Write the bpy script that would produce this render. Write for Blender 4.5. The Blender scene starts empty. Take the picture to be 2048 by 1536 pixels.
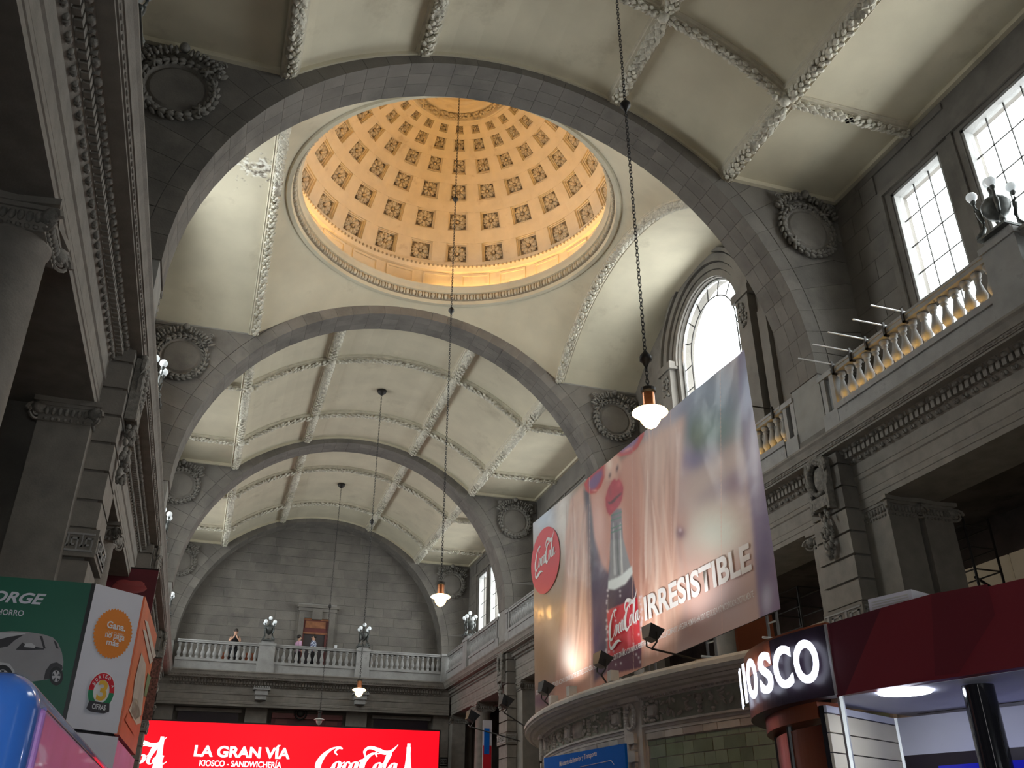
import bpy, bmesh, math, random
import numpy as np
from mathutils import Vector, Matrix
random.seed(7)
PI = math.pi
C = bpy.context.scene.collection
scene = bpy.context.scene
H = 1.6                      # camera height above the hall floor; everything is lifted by H at the end

# ------------------------------------------------------------------ camera
F, PITCH, YAW = 1782.76, 0.48368, 0.31640
cp, sp, cy, sy = math.cos(PITCH), math.sin(PITCH), math.cos(YAW), math.sin(YAW)
FW = Vector((sy*cp, cy*cp, sp)); RT = Vector((cy, -sy, 0)); UP = RT.cross(FW)
cam_d = bpy.data.cameras.new('camera'); cam = bpy.data.objects.new('camera', cam_d); C.objects.link(cam)
cam_d.sensor_width = 36; cam_d.lens = F/2048*36; cam_d.clip_start = .05; cam_d.clip_end = 400
cam.matrix_world = Matrix(((RT.x, UP.x, -FW.x, 0), (RT.y, UP.y, -FW.y, 0), (RT.z, UP.z, -FW.z, 0), (0, 0, 0, 1)))
scene.camera = cam
# ------------------------------------------------------------------ sky, lights, exposure
SKY = 14.5
w = bpy.data.worlds.new('sky'); scene.world = w; w.use_nodes = True
bg = w.node_tree.nodes['Background']; bg.inputs[0].default_value = (0.95, 0.95, 0.94, 1); bg.inputs[1].default_value = SKY
scene.view_settings.view_transform = 'Standard'; scene.view_settings.look = 'None'
scene.view_settings.exposure = 0.0; scene.view_settings.gamma = 1
scene.view_settings.use_curve_mapping = False
scene.cycles.use_denoising = True
scene.cycles.max_bounces = 7; scene.cycles.diffuse_bounces = 5
scene.cycles.sample_clamp_indirect = 6

def ray(x, y): return (RT*(x-1024) - UP*(y-768) + FW*F)/F
def onX(x, y, X): r = ray(x, y); return r*(X/r.x)
def onY(x, y, Y): r = ray(x, y); return r*(Y/r.y)
def onZ(x, y, Z): r = ray(x, y); return r*(Z/r.z)
def onP(x, y, p0, n): r = ray(x, y); return r*(p0.dot(n)/r.dot(n))

XC = 4.2
def SX(a, side): return XC + side*(a + XC)   # a: offset measured from the left-hand reference, side -1 left, +1 right

# ------------------------------------------------------------------ materials
M = {}
def mat(name, col, rough=.8, metal=0., var=.12, scale=3., bump=0., bscale=20., emit=None, es=1., spec=.5, dirt=None, dscale=1.2, dcut=.55, coat=0):
    m = bpy.data.materials.new(name); m.use_nodes = True; nt = m.node_tree; b = nt.nodes['Principled BSDF']
    b.inputs['Roughness'].default_value = rough; b.inputs['Metallic'].default_value = metal
    b.inputs['Specular IOR Level'].default_value = spec
    if coat: b.inputs['Coat Weight'].default_value = coat
    geo = nt.nodes.new('ShaderNodeNewGeometry')
    if var > 0:
        n = nt.nodes.new('ShaderNodeTexNoise'); n.inputs['Scale'].default_value = scale; n.inputs['Detail'].default_value = 5
        nt.links.new(geo.outputs['Position'], n.inputs['Vector'])
        r = nt.nodes.new('ShaderNodeValToRGB'); r.color_ramp.elements[0].position = .3; r.color_ramp.elements[1].position = .7
        r.color_ramp.elements[0].color = tuple(c*(1-var) for c in col)+(1,); r.color_ramp.elements[1].color = tuple(min(1, c*(1+var)) for c in col)+(1,)
        nt.links.new(n.outputs['Fac'], r.inputs['Fac']); out = r.outputs['Color']
        if dirt:
            n2 = nt.nodes.new('ShaderNodeTexNoise'); n2.inputs['Scale'].default_value = dscale; n2.inputs['Detail'].default_value = 8; n2.inputs['Roughness'].default_value = .65
            nt.links.new(geo.outputs['Position'], n2.inputs['Vector'])
            r2 = nt.nodes.new('ShaderNodeValToRGB'); r2.color_ramp.elements[0].position = dcut; r2.color_ramp.elements[1].position = dcut+.2
            nt.links.new(n2.outputs['Fac'], r2.inputs['Fac'])
            mx = nt.nodes.new('ShaderNodeMixRGB'); mx.inputs['Color2'].default_value = dirt+(1,)
            nt.links.new(r2.outputs['Color'], mx.inputs['Fac']); nt.links.new(out, mx.inputs['Color1']); out = mx.outputs['Color']
        nt.links.new(out, b.inputs['Base Color'])
    else: b.inputs['Base Color'].default_value = col+(1,)
    if bump:
        n3 = nt.nodes.new('ShaderNodeTexNoise'); n3.inputs['Scale'].default_value = bscale; n3.inputs['Detail'].default_value = 4
        nt.links.new(geo.outputs['Position'], n3.inputs['Vector'])
        bp = nt.nodes.new('ShaderNodeBump'); bp.inputs['Strength'].default_value = bump; bp.inputs['Distance'].default_value = .02
        nt.links.new(n3.outputs['Fac'], bp.inputs['Height']); nt.links.new(bp.outputs['Normal'], b.inputs['Normal'])
    if emit:
        b.inputs['Emission Color'].default_value = emit+(1,); b.inputs['Emission Strength'].default_value = es
    M[name] = m; return m
SD = dict(var=.16, bump=.25, bscale=30, dirt=(.095, .087, .078), dscale=.7, dcut=.52)
mat('stone', (.165, .150, .131), .9, scale=1.6, **SD)
mat('stone_b', (.175, .159, .139), .9, scale=1.7, **SD)
mat('stone_c', (.156, .142, .125), .9, scale=1.5, **SD)
mat('mortar', (.27, .26, .24), .95, var=.1)
mat('carved', (.20, .187, .165), .9, var=.3, scale=14, bump=.4, bscale=50, dirt=(.09, .08, .075), dscale=6, dcut=.55)
mat('trimstone', (.215, .195, .17), .85, var=.15, scale=4, bump=.2, bscale=40, dirt=(.13, .12, .11), dscale=2, dcut=.6)
mat('railstone', (.30, .295, .285), .85, var=.15, scale=3, bump=.2, bscale=40, dirt=(.16, .155, .15), dscale=3, dcut=.58)
mat('plaster', (.60, .545, .41), .9, var=.07, scale=1.3, bump=.08, bscale=12, dirt=(.42, .37, .265), dscale=.7, dcut=.58)
mat('garland', (.62, .585, .49), .9, var=.22, scale=16, dirt=(.34, .31, .25), dscale=5, dcut=.52)
mat('rib', (.56, .51, .40), .9, var=.12, scale=6, dirt=(.40, .36, .28), dscale=3, dcut=.57)
mat('dome', (.70, .61, .47), .9, var=.06, scale=3, bump=.1, dirt=(.44, .33, .22), dscale=2.2, dcut=.6)
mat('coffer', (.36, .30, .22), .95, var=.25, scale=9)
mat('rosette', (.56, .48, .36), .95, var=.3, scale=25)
mat('bud', (.60, .50, .38), .9, var=.1, scale=25)
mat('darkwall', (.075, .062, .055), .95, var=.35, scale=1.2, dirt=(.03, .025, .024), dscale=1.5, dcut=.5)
mat('floor', (.17, .16, .145), .35, var=.2, scale=1.0)
mat('iron', (.035, .032, .03), .55, metal=.6, var=.1)
mat('bronze', (.10, .105, .10), .5, metal=.5, var=.3, scale=12)
mat('aluminium', (.7, .72, .74), .35, metal=.8, var=.05)
mat('copper', (.55, .22, .10), .28, metal=.9, var=.15, scale=30)
mat('globe', (.85, .90, .92), .25, var=0, emit=(.9, .97, 1), es=.25)
mat('lampglass', (1, .75, .4), .3, var=0, emit=(1, .50, .13), es=70)
mat('lampshade', (1, .85, .6), .35, var=0, emit=(1, .66, .30), es=9)
mat('shade_off', (.55, .53, .5), .4, var=.05)
mat('cove', (1, .7, .3), .4, var=0, emit=(1, .60, .19), es=30)
mat('goldlight', (1, .75, .3), .4, var=0, emit=(1, .55, .10), es=30)
mat('redled', (.8, 0, .01), .35, var=0, emit=(1, .004, .016), es=.95)
mat('whiteled', (1, 1, 1), .4, var=0, emit=(1, 1, 1), es=1.6)
mat('signwhite', (1, 1, 1), .4, var=0, emit=(.78, .82, 1), es=2.6)
mat('signglow', (.2, .2, .8), .4, var=0, emit=(.10, .10, 1), es=1.0)
mat('black', (.012, .012, .014), .35, var=0)
mat('blackgloss', (.012, .012, .016), .08, var=0)
mat('red', (.62, .015, .03), .45, var=.03)
mat('white', (.78, .78, .78), .5, var=.03)
mat('offwhite', (.70, .68, .73), .45, var=.04)
mat('greenpanel', (.007, .12, .068), .4, var=.12, scale=1.5)
mat('orange', (.80, .245, .03), .45, var=.03)
mat('orange2', (.75, .13, .03), .42, var=.12, scale=4)
mat('silver', (.34, .31, .31), .4, var=.08, scale=6)
mat('carlight', (.56, .53, .53), .4, var=.05)
mat('carglass', (.05, .045, .05), .3, var=.1)
mat('yellow', (.80, .45, .05), .45, var=0)
mat('greenink', (.02, .22, .10), .45, var=0)
mat('blueplastic', (.06, .22, .80), .18, var=.08, scale=2, coat=.6)
mat('pinkplastic', (.52, .24, .66), .4, var=.15, scale=3, coat=.1)
mat('edgeplastic', (.20, .19, .42), .12, var=.1, scale=3, coat=.8)
mat('maroon', (.09, .010, .018), .5, var=.03)
mat('maroon_b', (.17, .016, .022), .5, var=.03)
mat('maroon_c', (.125, .012, .018), .5, var=.03)
mat('kiosk_dark', (.02, .012, .022), .35, var=.05)
mat('kiosk_brown', (.26, .07, .03), .3, var=.1)
mat('kioskceil', (.66, .67, .78), .55, var=.03)
mat('slat', (.72, .66, .54), .5, var=.04)
mat('bluepanel', (.01, .012, .30), .2, var=.05, emit=(.01, .01, .5), es=.25)
mat('bluesign', (.008, .16, .66), .8, var=.04, spec=.1)
mat('whitelamp', (1, 1, 1), .4, var=0, emit=(.85, .90, 1), es=20)
mat('terracotta', (.60, .53, .46), .75, var=.15, scale=5, bump=.1)
mat('terra_b', (.68, .61, .54), .7, var=.12, scale=5)
mat('terra_c', (.50, .43, .385), .7, var=.12, scale=5)
mat('friezeback', (.40, .40, .32), .85, var=.2, scale=7)
mat('tile_a', (.27, .325, .21), .35, var=.15, scale=4)
mat('tile_b', (.32, .375, .265), .35, var=.15, scale=4)
mat('tile_c', (.22, .255, .175), .35, var=.15, scale=4)
mat('leadroof', (.62, .60, .55), .6, var=.2, scale=3)
mat('wood', (.25, .10, .045), .5, var=.3, scale=5)
mat('reddoor', (.13, .03, .028), .5, var=.2)
mat('poster_red', (.10, .012, .02), .35, var=.15, scale=2)
mat('poster_lip', (.28, .05, .05), .35, var=.1)
mat('poster_b', (.16, .06, .045), .5, var=.8, scale=14)
mat('skin', (.62, .36, .25), .6, var=.05)
mat('hair', (.02, .015, .012), .5, var=.1)
mat('cloth_black', (.015, .015, .018), .8, var=.1)
mat('cloth_pink', (.72, .42, .62), .8, var=.05)
mat('aislepane', (.42, .36, .26), .5, var=.25, scale=.5, emit=(.55, .45, .30), es=.11)  # faint glow stands in for daylight behind the panes
mat('skinprint', (.5, .3, .2), .4, var=.1)
mat('paper', (.85, .87, .9), .6, var=0)
def worn(name, src, centre, rad):
    m = M[src].copy(); m.name = name; nt = m.node_tree; b = nt.nodes['Principled BSDF']; M[name] = m
    old = b.inputs['Base Color'].links[0].from_socket
    g = nt.nodes.new('ShaderNodeNewGeometry'); d = nt.nodes.new('ShaderNodeVectorMath'); d.operation = 'DISTANCE'; d.inputs[1].default_value = centre
    nt.links.new(g.outputs['Position'], d.inputs[0])
    n = nt.nodes.new('ShaderNodeTexNoise'); n.inputs['Scale'].default_value = 3.2; n.inputs['Detail'].default_value = 7; n.inputs['Roughness'].default_value = .6; nt.links.new(g.outputs['Position'], n.inputs['Vector'])
    mr = nt.nodes.new('ShaderNodeMapRange'); mr.inputs['From Min'].default_value = rad; mr.inputs['From Max'].default_value = 0; mr.inputs['To Min'].default_value = -.35; mr.inputs['To Max'].default_value = .12
    nt.links.new(d.outputs['Value'], mr.inputs['Value']); ad = nt.nodes.new('ShaderNodeMath'); ad.operation = 'ADD'; nt.links.new(n.outputs['Fac'], ad.inputs[0]); nt.links.new(mr.outputs[0], ad.inputs[1])
    r = nt.nodes.new('ShaderNodeValToRGB'); e = r.color_ramp.elements; e[0].position = .52; e[0].color = (0, 0, 0, 1); e[1].position = .60; e[1].color = (1, 1, 1, 1); nt.links.new(ad.outputs[0], r.inputs['Fac'])
    n2 = nt.nodes.new('ShaderNodeTexNoise'); n2.inputs['Scale'].default_value = 7; nt.links.new(g.outputs['Position'], n2.inputs['Vector'])
    r2 = nt.nodes.new('ShaderNodeValToRGB'); e = r2.color_ramp.elements; e[0].position = .40; e[0].color = (.16, .13, .10, 1); e[1].position = .56; e[1].color = (.80, .78, .70, 1); q = e.new(.48); q.color = (.42, .38, .31, 1); nt.links.new(n2.outputs['Fac'], r2.inputs['Fac'])
    mx = nt.nodes.new('ShaderNodeMixRGB'); nt.links.new(r.outputs['Color'], mx.inputs['Fac']); nt.links.new(old, mx.inputs['Color1']); nt.links.new(r2.outputs['Color'], mx.inputs['Color2']); nt.links.new(mx.outputs['Color'], b.inputs['Base Color'])
worn('plaster_worn', 'plaster', (-.55, 16.9, 13.95+H), 1.9); worn('garland_worn', 'garland', (-.2, 17.6, 13.9+H), 3.2)
# checked shirt
def plaid():
    m = bpy.data.materials.new('plaid'); m.use_nodes = True; nt = m.node_tree; b = nt.nodes['Principled BSDF']
    tc = nt.nodes.new('ShaderNodeTexCoord'); ch = nt.nodes.new('ShaderNodeTexChecker'); ch.inputs['Scale'].default_value = 14
    ch.inputs['Color1'].default_value = (.62, .68, .78, 1); ch.inputs['Color2'].default_value = (.08, .11, .25, 1)
    nt.links.new(tc.outputs['Object'], ch.inputs['Vector']); nt.links.new(ch.outputs['Color'], b.inputs['Base Color']); M['plaid'] = m
plaid()
def vcol_mat(name, rough, coat=.0):
    m = bpy.data.materials.new(name); m.use_nodes = True; nt = m.node_tree; b = nt.nodes['Principled BSDF']
    a = nt.nodes.new('ShaderNodeAttribute'); a.attribute_name = 'print'; nt.links.new(a.outputs['Color'], b.inputs['Base Color'])
    b.inputs['Roughness'].default_value = rough; b.inputs['Coat Weight'].default_value = coat; b.inputs['Coat Roughness'].default_value = .12
    n = nt.nodes.new('ShaderNodeTexNoise'); n.inputs['Scale'].default_value = 1.3; n.inputs['Detail'].default_value = 3
    g = nt.nodes.new('ShaderNodeNewGeometry'); nt.links.new(g.outputs['Position'], n.inputs['Vector'])
    bp = nt.nodes.new('ShaderNodeBump'); bp.inputs['Strength'].default_value = .5; bp.inputs['Distance'].default_value = .06
    nt.links.new(n.outputs['Fac'], bp.inputs['Height']); nt.links.new(bp.outputs['Normal'], b.inputs['Normal']); nt.links.new(bp.outputs['Normal'], b.inputs['Coat Normal'])
    M[name] = m
vcol_mat('vinyl', .42, .12)
def glass():
    m = bpy.data.materials.new('glass'); m.use_nodes = True; nt = m.node_tree; nt.nodes.remove(nt.nodes['Principled BSDF'])
    o = nt.nodes['Material Output']; t = nt.nodes.new('ShaderNodeBsdfTransparent'); t.inputs[0].default_value = (.93, .96, .97, 1)
    g = nt.nodes.new('ShaderNodeBsdfGlossy'); g.inputs['Roughness'].default_value = .05
    mx = nt.nodes.new('ShaderNodeMixShader'); mx.inputs[0].default_value = .05
    nt.links.new(t.outputs[0], mx.inputs[1]); nt.links.new(g.outputs[0], mx.inputs[2]); nt.links.new(mx.outputs[0], o.inputs['Surface'])
    M['glass'] = m
glass()

# ------------------------------------------------------------------ mesh helpers
class MB:
    def __init__(s): s.v = []; s.f = []
    def add(s, vs, fs):
        n = len(s.v); s.v += [tuple(p) for p in vs]; s.f += [tuple(i+n for i in f) for f in fs]; return s
    def box(s, x0, x1, y0, y1, z0, z1):
        return s.add([(x0,y0,z0),(x1,y0,z0),(x1,y1,z0),(x0,y1,z0),(x0,y0,z1),(x1,y0,z1),(x1,y1,z1),(x0,y1,z1)],
                     [(0,3,2,1),(4,5,6,7),(0,1,5,4),(1,2,6,5),(2,3,7,6),(3,0,4,7)])
    def obox(s, c, ax, ay, az):
        c = Vector(c); ax, ay, az = Vector(ax), Vector(ay), Vector(az); P = []
        for k in (-1, 1):
            for (i, j) in ((-1,-1),(1,-1),(1,1),(-1,1)): P.append(c+ax*i+ay*j+az*k)
        return s.add(P, [(0,3,2,1),(4,5,6,7),(0,1,5,4),(1,2,6,5),(2,3,7,6),(3,0,4,7)])
    def prism(s, pts, d):
        """polygon pts (3D) extruded by vector d"""
        n = len(pts); d = Vector(d); P = [Vector(p) for p in pts]; P += [p+d for p in P]
        return s.add(P, [tuple(range(n-1, -1, -1)), tuple(range(n, 2*n))] + [(i, (i+1) % n, n+(i+1) % n, n+i) for i in range(n)])
    def lathe(s, prof, c=(0,0,0), n=12, a0=0, a1=2*PI, sx=1, sy=1):
        full = abs(a1-a0-2*PI) < 1e-6; m = n if full else n+1; P = []
        for i in range(m):
            a = a0+(a1-a0)*i/n
            for (r, z) in prof: P.append((c[0]+r*sx*math.cos(a), c[1]+r*sy*math.sin(a), c[2]+z))
        k = len(prof); Fs = []
        for i in range(n):
            j = (i+1) % m
            for q in range(k-1): Fs.append((i*k+q, j*k+q, j*k+q+1, i*k+q+1))
        return s.add(P, Fs)
    def tube(s, pts, r, n=6, closed=False):
        pts = [Vector(p) for p in pts]; m = len(pts); P = []; rr = r if isinstance(r, (list, tuple)) else [r]*m
        up = Vector((0, 0, 1))
        for i, p in enumerate(pts):
            if closed: t = pts[(i+1) % m]-pts[i-1]
            else: t = pts[min(i+1, m-1)]-pts[max(i-1, 0)]
            t.normalize(); u = t.cross(up)
            if u.length < .05: u = t.cross(Vector((1, 0, .01)))
            u.normalize(); v = t.cross(u)
            for k in range(n): a = 2*PI*k/n; P.append(p+(u*math.cos(a)+v*math.sin(a))*rr[i])
        Fs = []
        for i in range(m if closed else m-1):
            j = (i+1) % m
            for k in range(n): Fs.append((i*n+k, i*n+(k+1) % n, j*n+(k+1) % n, j*n+k))
        if not closed: Fs += [tuple(range(n-1, -1, -1)), tuple(range((m-1)*n, m*n))]
        return s.add(P, Fs)
    def ell(s, c, ax, ay, az, n=6, m=4):
        """ellipsoid with half-axis vectors"""
        c, ax, ay, az = Vector(c), Vector(ax), Vector(ay), Vector(az); P = [c+az]; Fs = []
        for j in range(1, m):
            t = PI*j/m
            for i in range(n):
                a = 2*PI*i/n; P.append(c+az*math.cos(t)+(ax*math.cos(a)+ay*math.sin(a))*math.sin(t))
        P.append(c-az); L = len(P)-1
        for i in range(n): Fs.append((0, 1+i, 1+(i+1) % n)); Fs.append((L, L-1-i, L-1-(i+1) % n))
        for j in range(m-2):
            for i in range(n): a = 1+j*n; Fs.append((a+i, a+n+i, a+n+(i+1) % n, a+(i+1) % n))
        return s.add(P, Fs)
    def sph(s, c, r, n=8, m=6): return s.ell(c, (r,0,0), (0,r,0), (0,0,r), n, m)
    def sweep(s, prof, p0, p1, fx):
        """profile prof [(a,z)] swept between parameters p0,p1 through fx(a,z,p)->point; closed"""
        k = len(prof); P = [fx(a, z, p0) for a, z in prof]+[fx(a, z, p1) for a, z in prof]
        return s.add(P, [(i, (i+1) % k, k+(i+1) % k, k+i) for i in range(k)]+[tuple(range(k-1, -1, -1)), tuple(range(k, 2*k))])
    def build(s, name, mt, parent=None, smooth=False, local=False, **props):
        me = bpy.data.meshes.new(name); v = s.v
        if parent is not None and not local:
            L = parent['_o']; v = [(p[0]-L[0], p[1]-L[1], p[2]-L[2]) for p in v]
        me.from_pydata(v, [], s.f)
        bm = bmesh.new(); bm.from_mesh(me); bmesh.ops.recalc_face_normals(bm, faces=bm.faces); bm.to_mesh(me); bm.free()
        if smooth:
            me.polygons.foreach_set('use_smooth', [True]*len(me.polygons))
        me.materials.append(M[mt] if isinstance(mt, str) else mt)
        o = bpy.data.objects.new(name, me); C.objects.link(o)
        if parent is not None: o.parent = parent
        for k_, x in props.items(): o[k_] = x
        return o
def T(name, label, cat, loc=(0,0,0), group=None, kind=None, rotz=0):
    o = bpy.data.objects.new(name, None); C.objects.link(o); o.location = loc; o.rotation_euler = (0, 0, rotz)
    o.empty_display_size = .1
    o['_o'] = tuple(loc); o['label'] = label; o['category'] = cat
    if group: o['group'] = group
    if kind: o['kind'] = kind
    return o
def tag(o, label, cat, group=None, kind=None):
    o['label'] = label; o['category'] = cat
    if group: o['group'] = group
    if kind: o['kind'] = kind
    return o
def inst(src, name, parent, loc, rot=None, scale=None):
    o = bpy.data.objects.new(name, src.data); C.objects.link(o); o.parent = parent; o.location = loc
    if rot is not None: o.rotation_euler = rot
    if scale is not None: o.scale = scale
    return o
def copy_tree(r, loc, label, rotz=None, scale=None, group=None):
    c = r.copy(); C.objects.link(c); c.location = loc; c['label'] = label
    if rotz is not None: c.rotation_euler = (0, 0, rotz)
    if scale is not None: c.scale = scale
    def rec(a, b):
        for ch in a.children:
            d = ch.copy(); C.objects.link(d); d.parent = b; rec(ch, d)
    rec(r, c); return c

# ------------------------------------------------------------------ hall geometry
YK = [-6.92, 2.65, 12.2, 21.75, 31.33]; TH = .84; YE = 40.9
BAYS = [(-6.08, 2.65), (3.49, 12.2), (13.04, 21.75), (22.59, 31.33), (32.17, 40.9)]
ZF = 12.31; VR = 6.63; VC = ZF-math.sqrt(VR**2-4.39**2)      # flat ceiling height, vault radius, vault centre
WX = 7.05                                                     # half width to the side walls
ARC, AR = 7.94, 5.82                                          # arch centre height, radius
def vz(x): return VC+math.sqrt(VR**2-min(abs(x), 4.39)**2) if abs(x) < 4.39 else ZF   # ceiling height at offset x from the axis

fl = MB().box(-8, 16, -9, 46, -1.8, -1.6).build('floor', 'floor'); tag(fl, 'polished grey floor of the station hall below the view', 'floor', kind='structure')

# ---- garland of plaster leaves following a path
def garland(mb, pts, nrm, wid=.16, step=.105, size=.075, big=1.0):
    """pts dense polyline, nrm(point)->unit vector pointing away from the surface"""
    pts = [Vector(p) for p in pts]; L = [0]
    for a, b in zip(pts, pts[1:]): L.append(L[-1]+(b-a).length)
    tot = L[-1]; n = int(tot/step); j = 0
    for i in range(n):
        s_ = (i+.5)*tot/n
        while L[j+1] < s_: j += 1
        p = pts[j].lerp(pts[j+1], (s_-L[j])/(L[j+1]-L[j])); t = (pts[j+1]-pts[j]).normalized(); N = nrm(p); B = t.cross(N)
        prog = s_/tot
        knot = abs(prog-.5) < .035
        dirn = 1 if prog < .5 else -1
        for k in ((-1, 0, 1) if i % 2 else (-.55, .55)):
            if knot: continue
            a = random.uniform(.75, 1.2)*size*big; lean = t*dirn+N*.45+B*k*.35
            lean.normalize(); q = p+B*k*wid*.46+N*(.04+.055*(1-abs(k)))+t*random.uniform(-.02, .02)
            w_ = lean.cross(N+B*k*.8); w_.normalize()
            mb.ell(q, lean*a*1.25, w_*a*.72, lean.cross(w_)*a*.42, 5, 4)
        if knot:
            for k in (-1, 1): mb.obox(p+N*.05, (t+B*k*.9).normalized()*wid*.75, (B-t*k*.9).normalized()*.03, N*.035)
    return mb
def ribbar(mb, pts, nrm, wid, dep):
    """moulded bar with stepped section along pts"""
    sec = [(-1, 0), (-1, .35), (-.8, .35), (-.72, .75), (-.45, .75), (-.4, .95), (.4, .95), (.45, .75), (.72, .75), (.8, .35), (1, .35), (1, 0)]
    P = []; n = len(pts); pts = [Vector(p) for p in pts]
    for i, p in enumerate(pts):
        t = (pts[min(i+1, n-1)]-pts[max(i-1, 0)]).normalized(); N = nrm(p); B = t.cross(N)
        for (u, v) in sec: P.append(p+B*u*wid+N*(v*dep-.01))
    k = len(sec); Fs = [(i*k+q, i*k+(q+1) % k, (i+1)*k+(q+1) % k, (i+1)*k+q) for i in range(n-1) for q in range(k)]
    Fs += [tuple(range(k)), tuple(range((n-1)*k, n*k))]
    return mb.add(P, Fs)

def vault_bay(i, y0, y1, detail=True):
    names = {0: 'behind the viewer', 1: 'nearest the viewer, in front of the dome', 3: 'just beyond the dome', 4: 'farthest from the viewer, before the end wall'}
    root = T('ceiling', 'cream plaster barrel vault bay with flat side panels, '+names[i], 'ceiling', (XC, y0, ZF), kind='structure')
    xs = [-WX, -4.39, -2.0, 2.0, 4.39, WX]; ya, yb = y0+2.25, y1-2.3
    ys = [y0, ya, yb, y1]
    for a, b in zip(xs, xs[1:]):
        n = 1 if abs(a) >= 4.39 and abs(b) >= 4.39 else 8
        prof = [(a+(b-a)*k/n) for k in range(n+1)]
        for c, d in zip(ys, ys[1:]):
            lo = [(XC+x, c, vz(x)) for x in prof]; hi = [(XC+x, c, vz(x)+.15) for x in prof[::-1]]
            MB().prism(lo+hi, (0, d-c, 0)).build('vault_panel', 'plaster', root, smooth=False)
    def N(p):
        x = p[0]-XC
        if abs(x) > 4.45: return Vector((0, 0, -1))
        v = Vector((-x, 0, VC-vz(x))); return v.normalized()
    if not detail: return root
    for x in (-4.39, -2.0, 2.0, 4.39):
        pts = [(XC+x, y0+(y1-y0)*k/30, vz(x)) for k in range(31)]
        ribbar(MB(), [pts[0], pts[-1]], N, .20, .13).build('vault_rib', 'rib', root)
        g = MB()
        for c, d in zip(ys, ys[1:]):
            garland(g, [(XC+x, c+.12+(d-c-.24)*k/12, vz(x)-.10) for k in range(13)], N, .20, .10, .085)
        g.build('leaf_garland', 'garland', root, kind='stuff')
    arcs = [(4.39*math.sin(t*PI/2/24) if False else -4.39+8.78*t/40) for t in range(41)]
    for y in (ya, yb):
        path = [(XC-WX+.05, y, ZF)]+[(XC+x, y, vz(x)) for x in arcs]+[(XC+WX-.05, y, ZF)]
        ribbar(MB(), path, N, .17, .11).build('vault_rib', 'rib', root)
        g = MB(); dn = lambda q: [Vector((q[0], q[1], q[2]))+N(q)*.075]
        for a, b in zip(xs, xs[1:]):
            pp = [(XC+a+(b-a)*k/14) for k in range(15)]
            garland(g, [Vector((x, y, vz(x-XC)))+N((x, y, 0))*.09 for x in pp], N, .15, .11, .072)
        g.build('leaf_garland', 'garland', root, kind='stuff')
        for x in (-4.39, -2.0, 2.0, 4.39):
            b = MB(); c = Vector((XC+x, y, vz(x)))+N((XC+x, y, 0))*.13; b.sph(c, .12, 10, 6)
            for dx, dy in ((.2, 0), (-.2, 0), (0, .2), (0, -.2)): b.sph(c+Vector((dx, dy, .02)), .065, 6, 4)
            b.build('rib_boss', 'garland', root, smooth=True)
    return root
for i in (0, 1, 3, 4): vault_bay(i, *BAYS[i], detail=(i > 0))
# small cornice strips where ceiling meets cross walls and side walls
n_trim = [0]
def trim(mb, mt, label, smooth=False):
    n_trim[0] += 1; return tag(mb.build('trim_%d' % n_trim[0], mt, smooth=smooth), label, 'moulding', kind='structure')
for i, nm in ((1, 'nearest bay'), (3, 'bay beyond the dome'), (4, 'farthest bay')):
    y0, y1 = BAYS[i]; mb = MB()
    for y, s in ((y0, 1), (y1, -1)):
        for a, b in ((-WX, -4.3), (4.3, WX)): mb.box(XC+a, XC+b, min(y, y+s*.12), max(y, y+s*.12), ZF-.10, ZF+.01)
        for k in range(24):
            x0 = -4.39+8.78*k/24; x1 = x0+8.78/24
            mb.prism([(XC+x0, y, vz(x0)+.01), (XC+x1, y, vz(x1)+.01), (XC+x1*.99, y, vz(x1)-.07), (XC+x0*.99, y, vz(x0)-.07)], (0, s*.07, 0))
    for s in (-1, 1): mb.box(*(sorted((XC+s*WX, XC+s*(WX-.1)))), y0, y1, ZF-.09, ZF+.01)
    trim(mb, 'plaster', 'cream edge moulding framing the vault ceiling of the '+nm)

# ---- dome bay: pendentives, transverse barrels, ring, drum, dome
DY = (13.04+21.75)/2; DC = (XC, DY)
root = T('ceiling', 'cream plaster pendentives and side vaults around the lit dome', 'ceiling', (XC, DY, ZF), kind='structure')
SR2 = 4.39**2*2+(ZF-VC)**2
def sz(r): return VC+math.sqrt(SR2-r*r)
RR = 4.12
for q in range(4):
    P = []; n = 24; m = 7
    for i in range(n+1):
        a = PI/2*q+PI/2*i/n; ro = 4.39/max(abs(math.cos(a)), abs(math.sin(a)))
        for j in range(m+1):
            r = RR+(ro-RR)*j/m; P.append((XC+r*math.cos(a), DY+r*math.sin(a)*(21.75-13.04)/8.78, sz(r)))
    MB().add(P, [(i*(m+1)+j, (i+1)*(m+1)+j, (i+1)*(m+1)+j+1, i*(m+1)+j+1) for i in range(n) for j in range(m)]).build('pendentive', 'plaster', root, smooth=True)
for s in (-1, 1):
    pr = [(-4.36+8.72*k/24) for k in range(25)]
    lo = [(XC+s*4.39, DY+y, VC+math.sqrt(VR**2-y*y)) for y in pr]; hi = [(a, b, c+.15) for a, b, c in lo[::-1]]
    MB().prism(lo+hi, (s*(WX-4.39), 0, 0)).build('side_vault', 'plaster_worn' if s < 0 else 'plaster', root, smooth=False)
    def N2(p): v = Vector((0, DY-p[1], VC-p[2])); return (v.normalized()+Vector((-s*.6, 0, 0))).normalized()
    pts = [Vector((XC+s*4.39, DY+y, VC+math.sqrt(VR**2-y*y))) for y in pr]
    ribbar(MB(), pts, N2, .16, .08).build('vault_rib', 'rib', root)
    garland(MB(), [p+N2(p)*.06 for p in pts], N2, .17, .11, .075).build('leaf_garland', 'garland_worn' if s < 0 else 'garland', root, kind='stuff')
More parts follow.
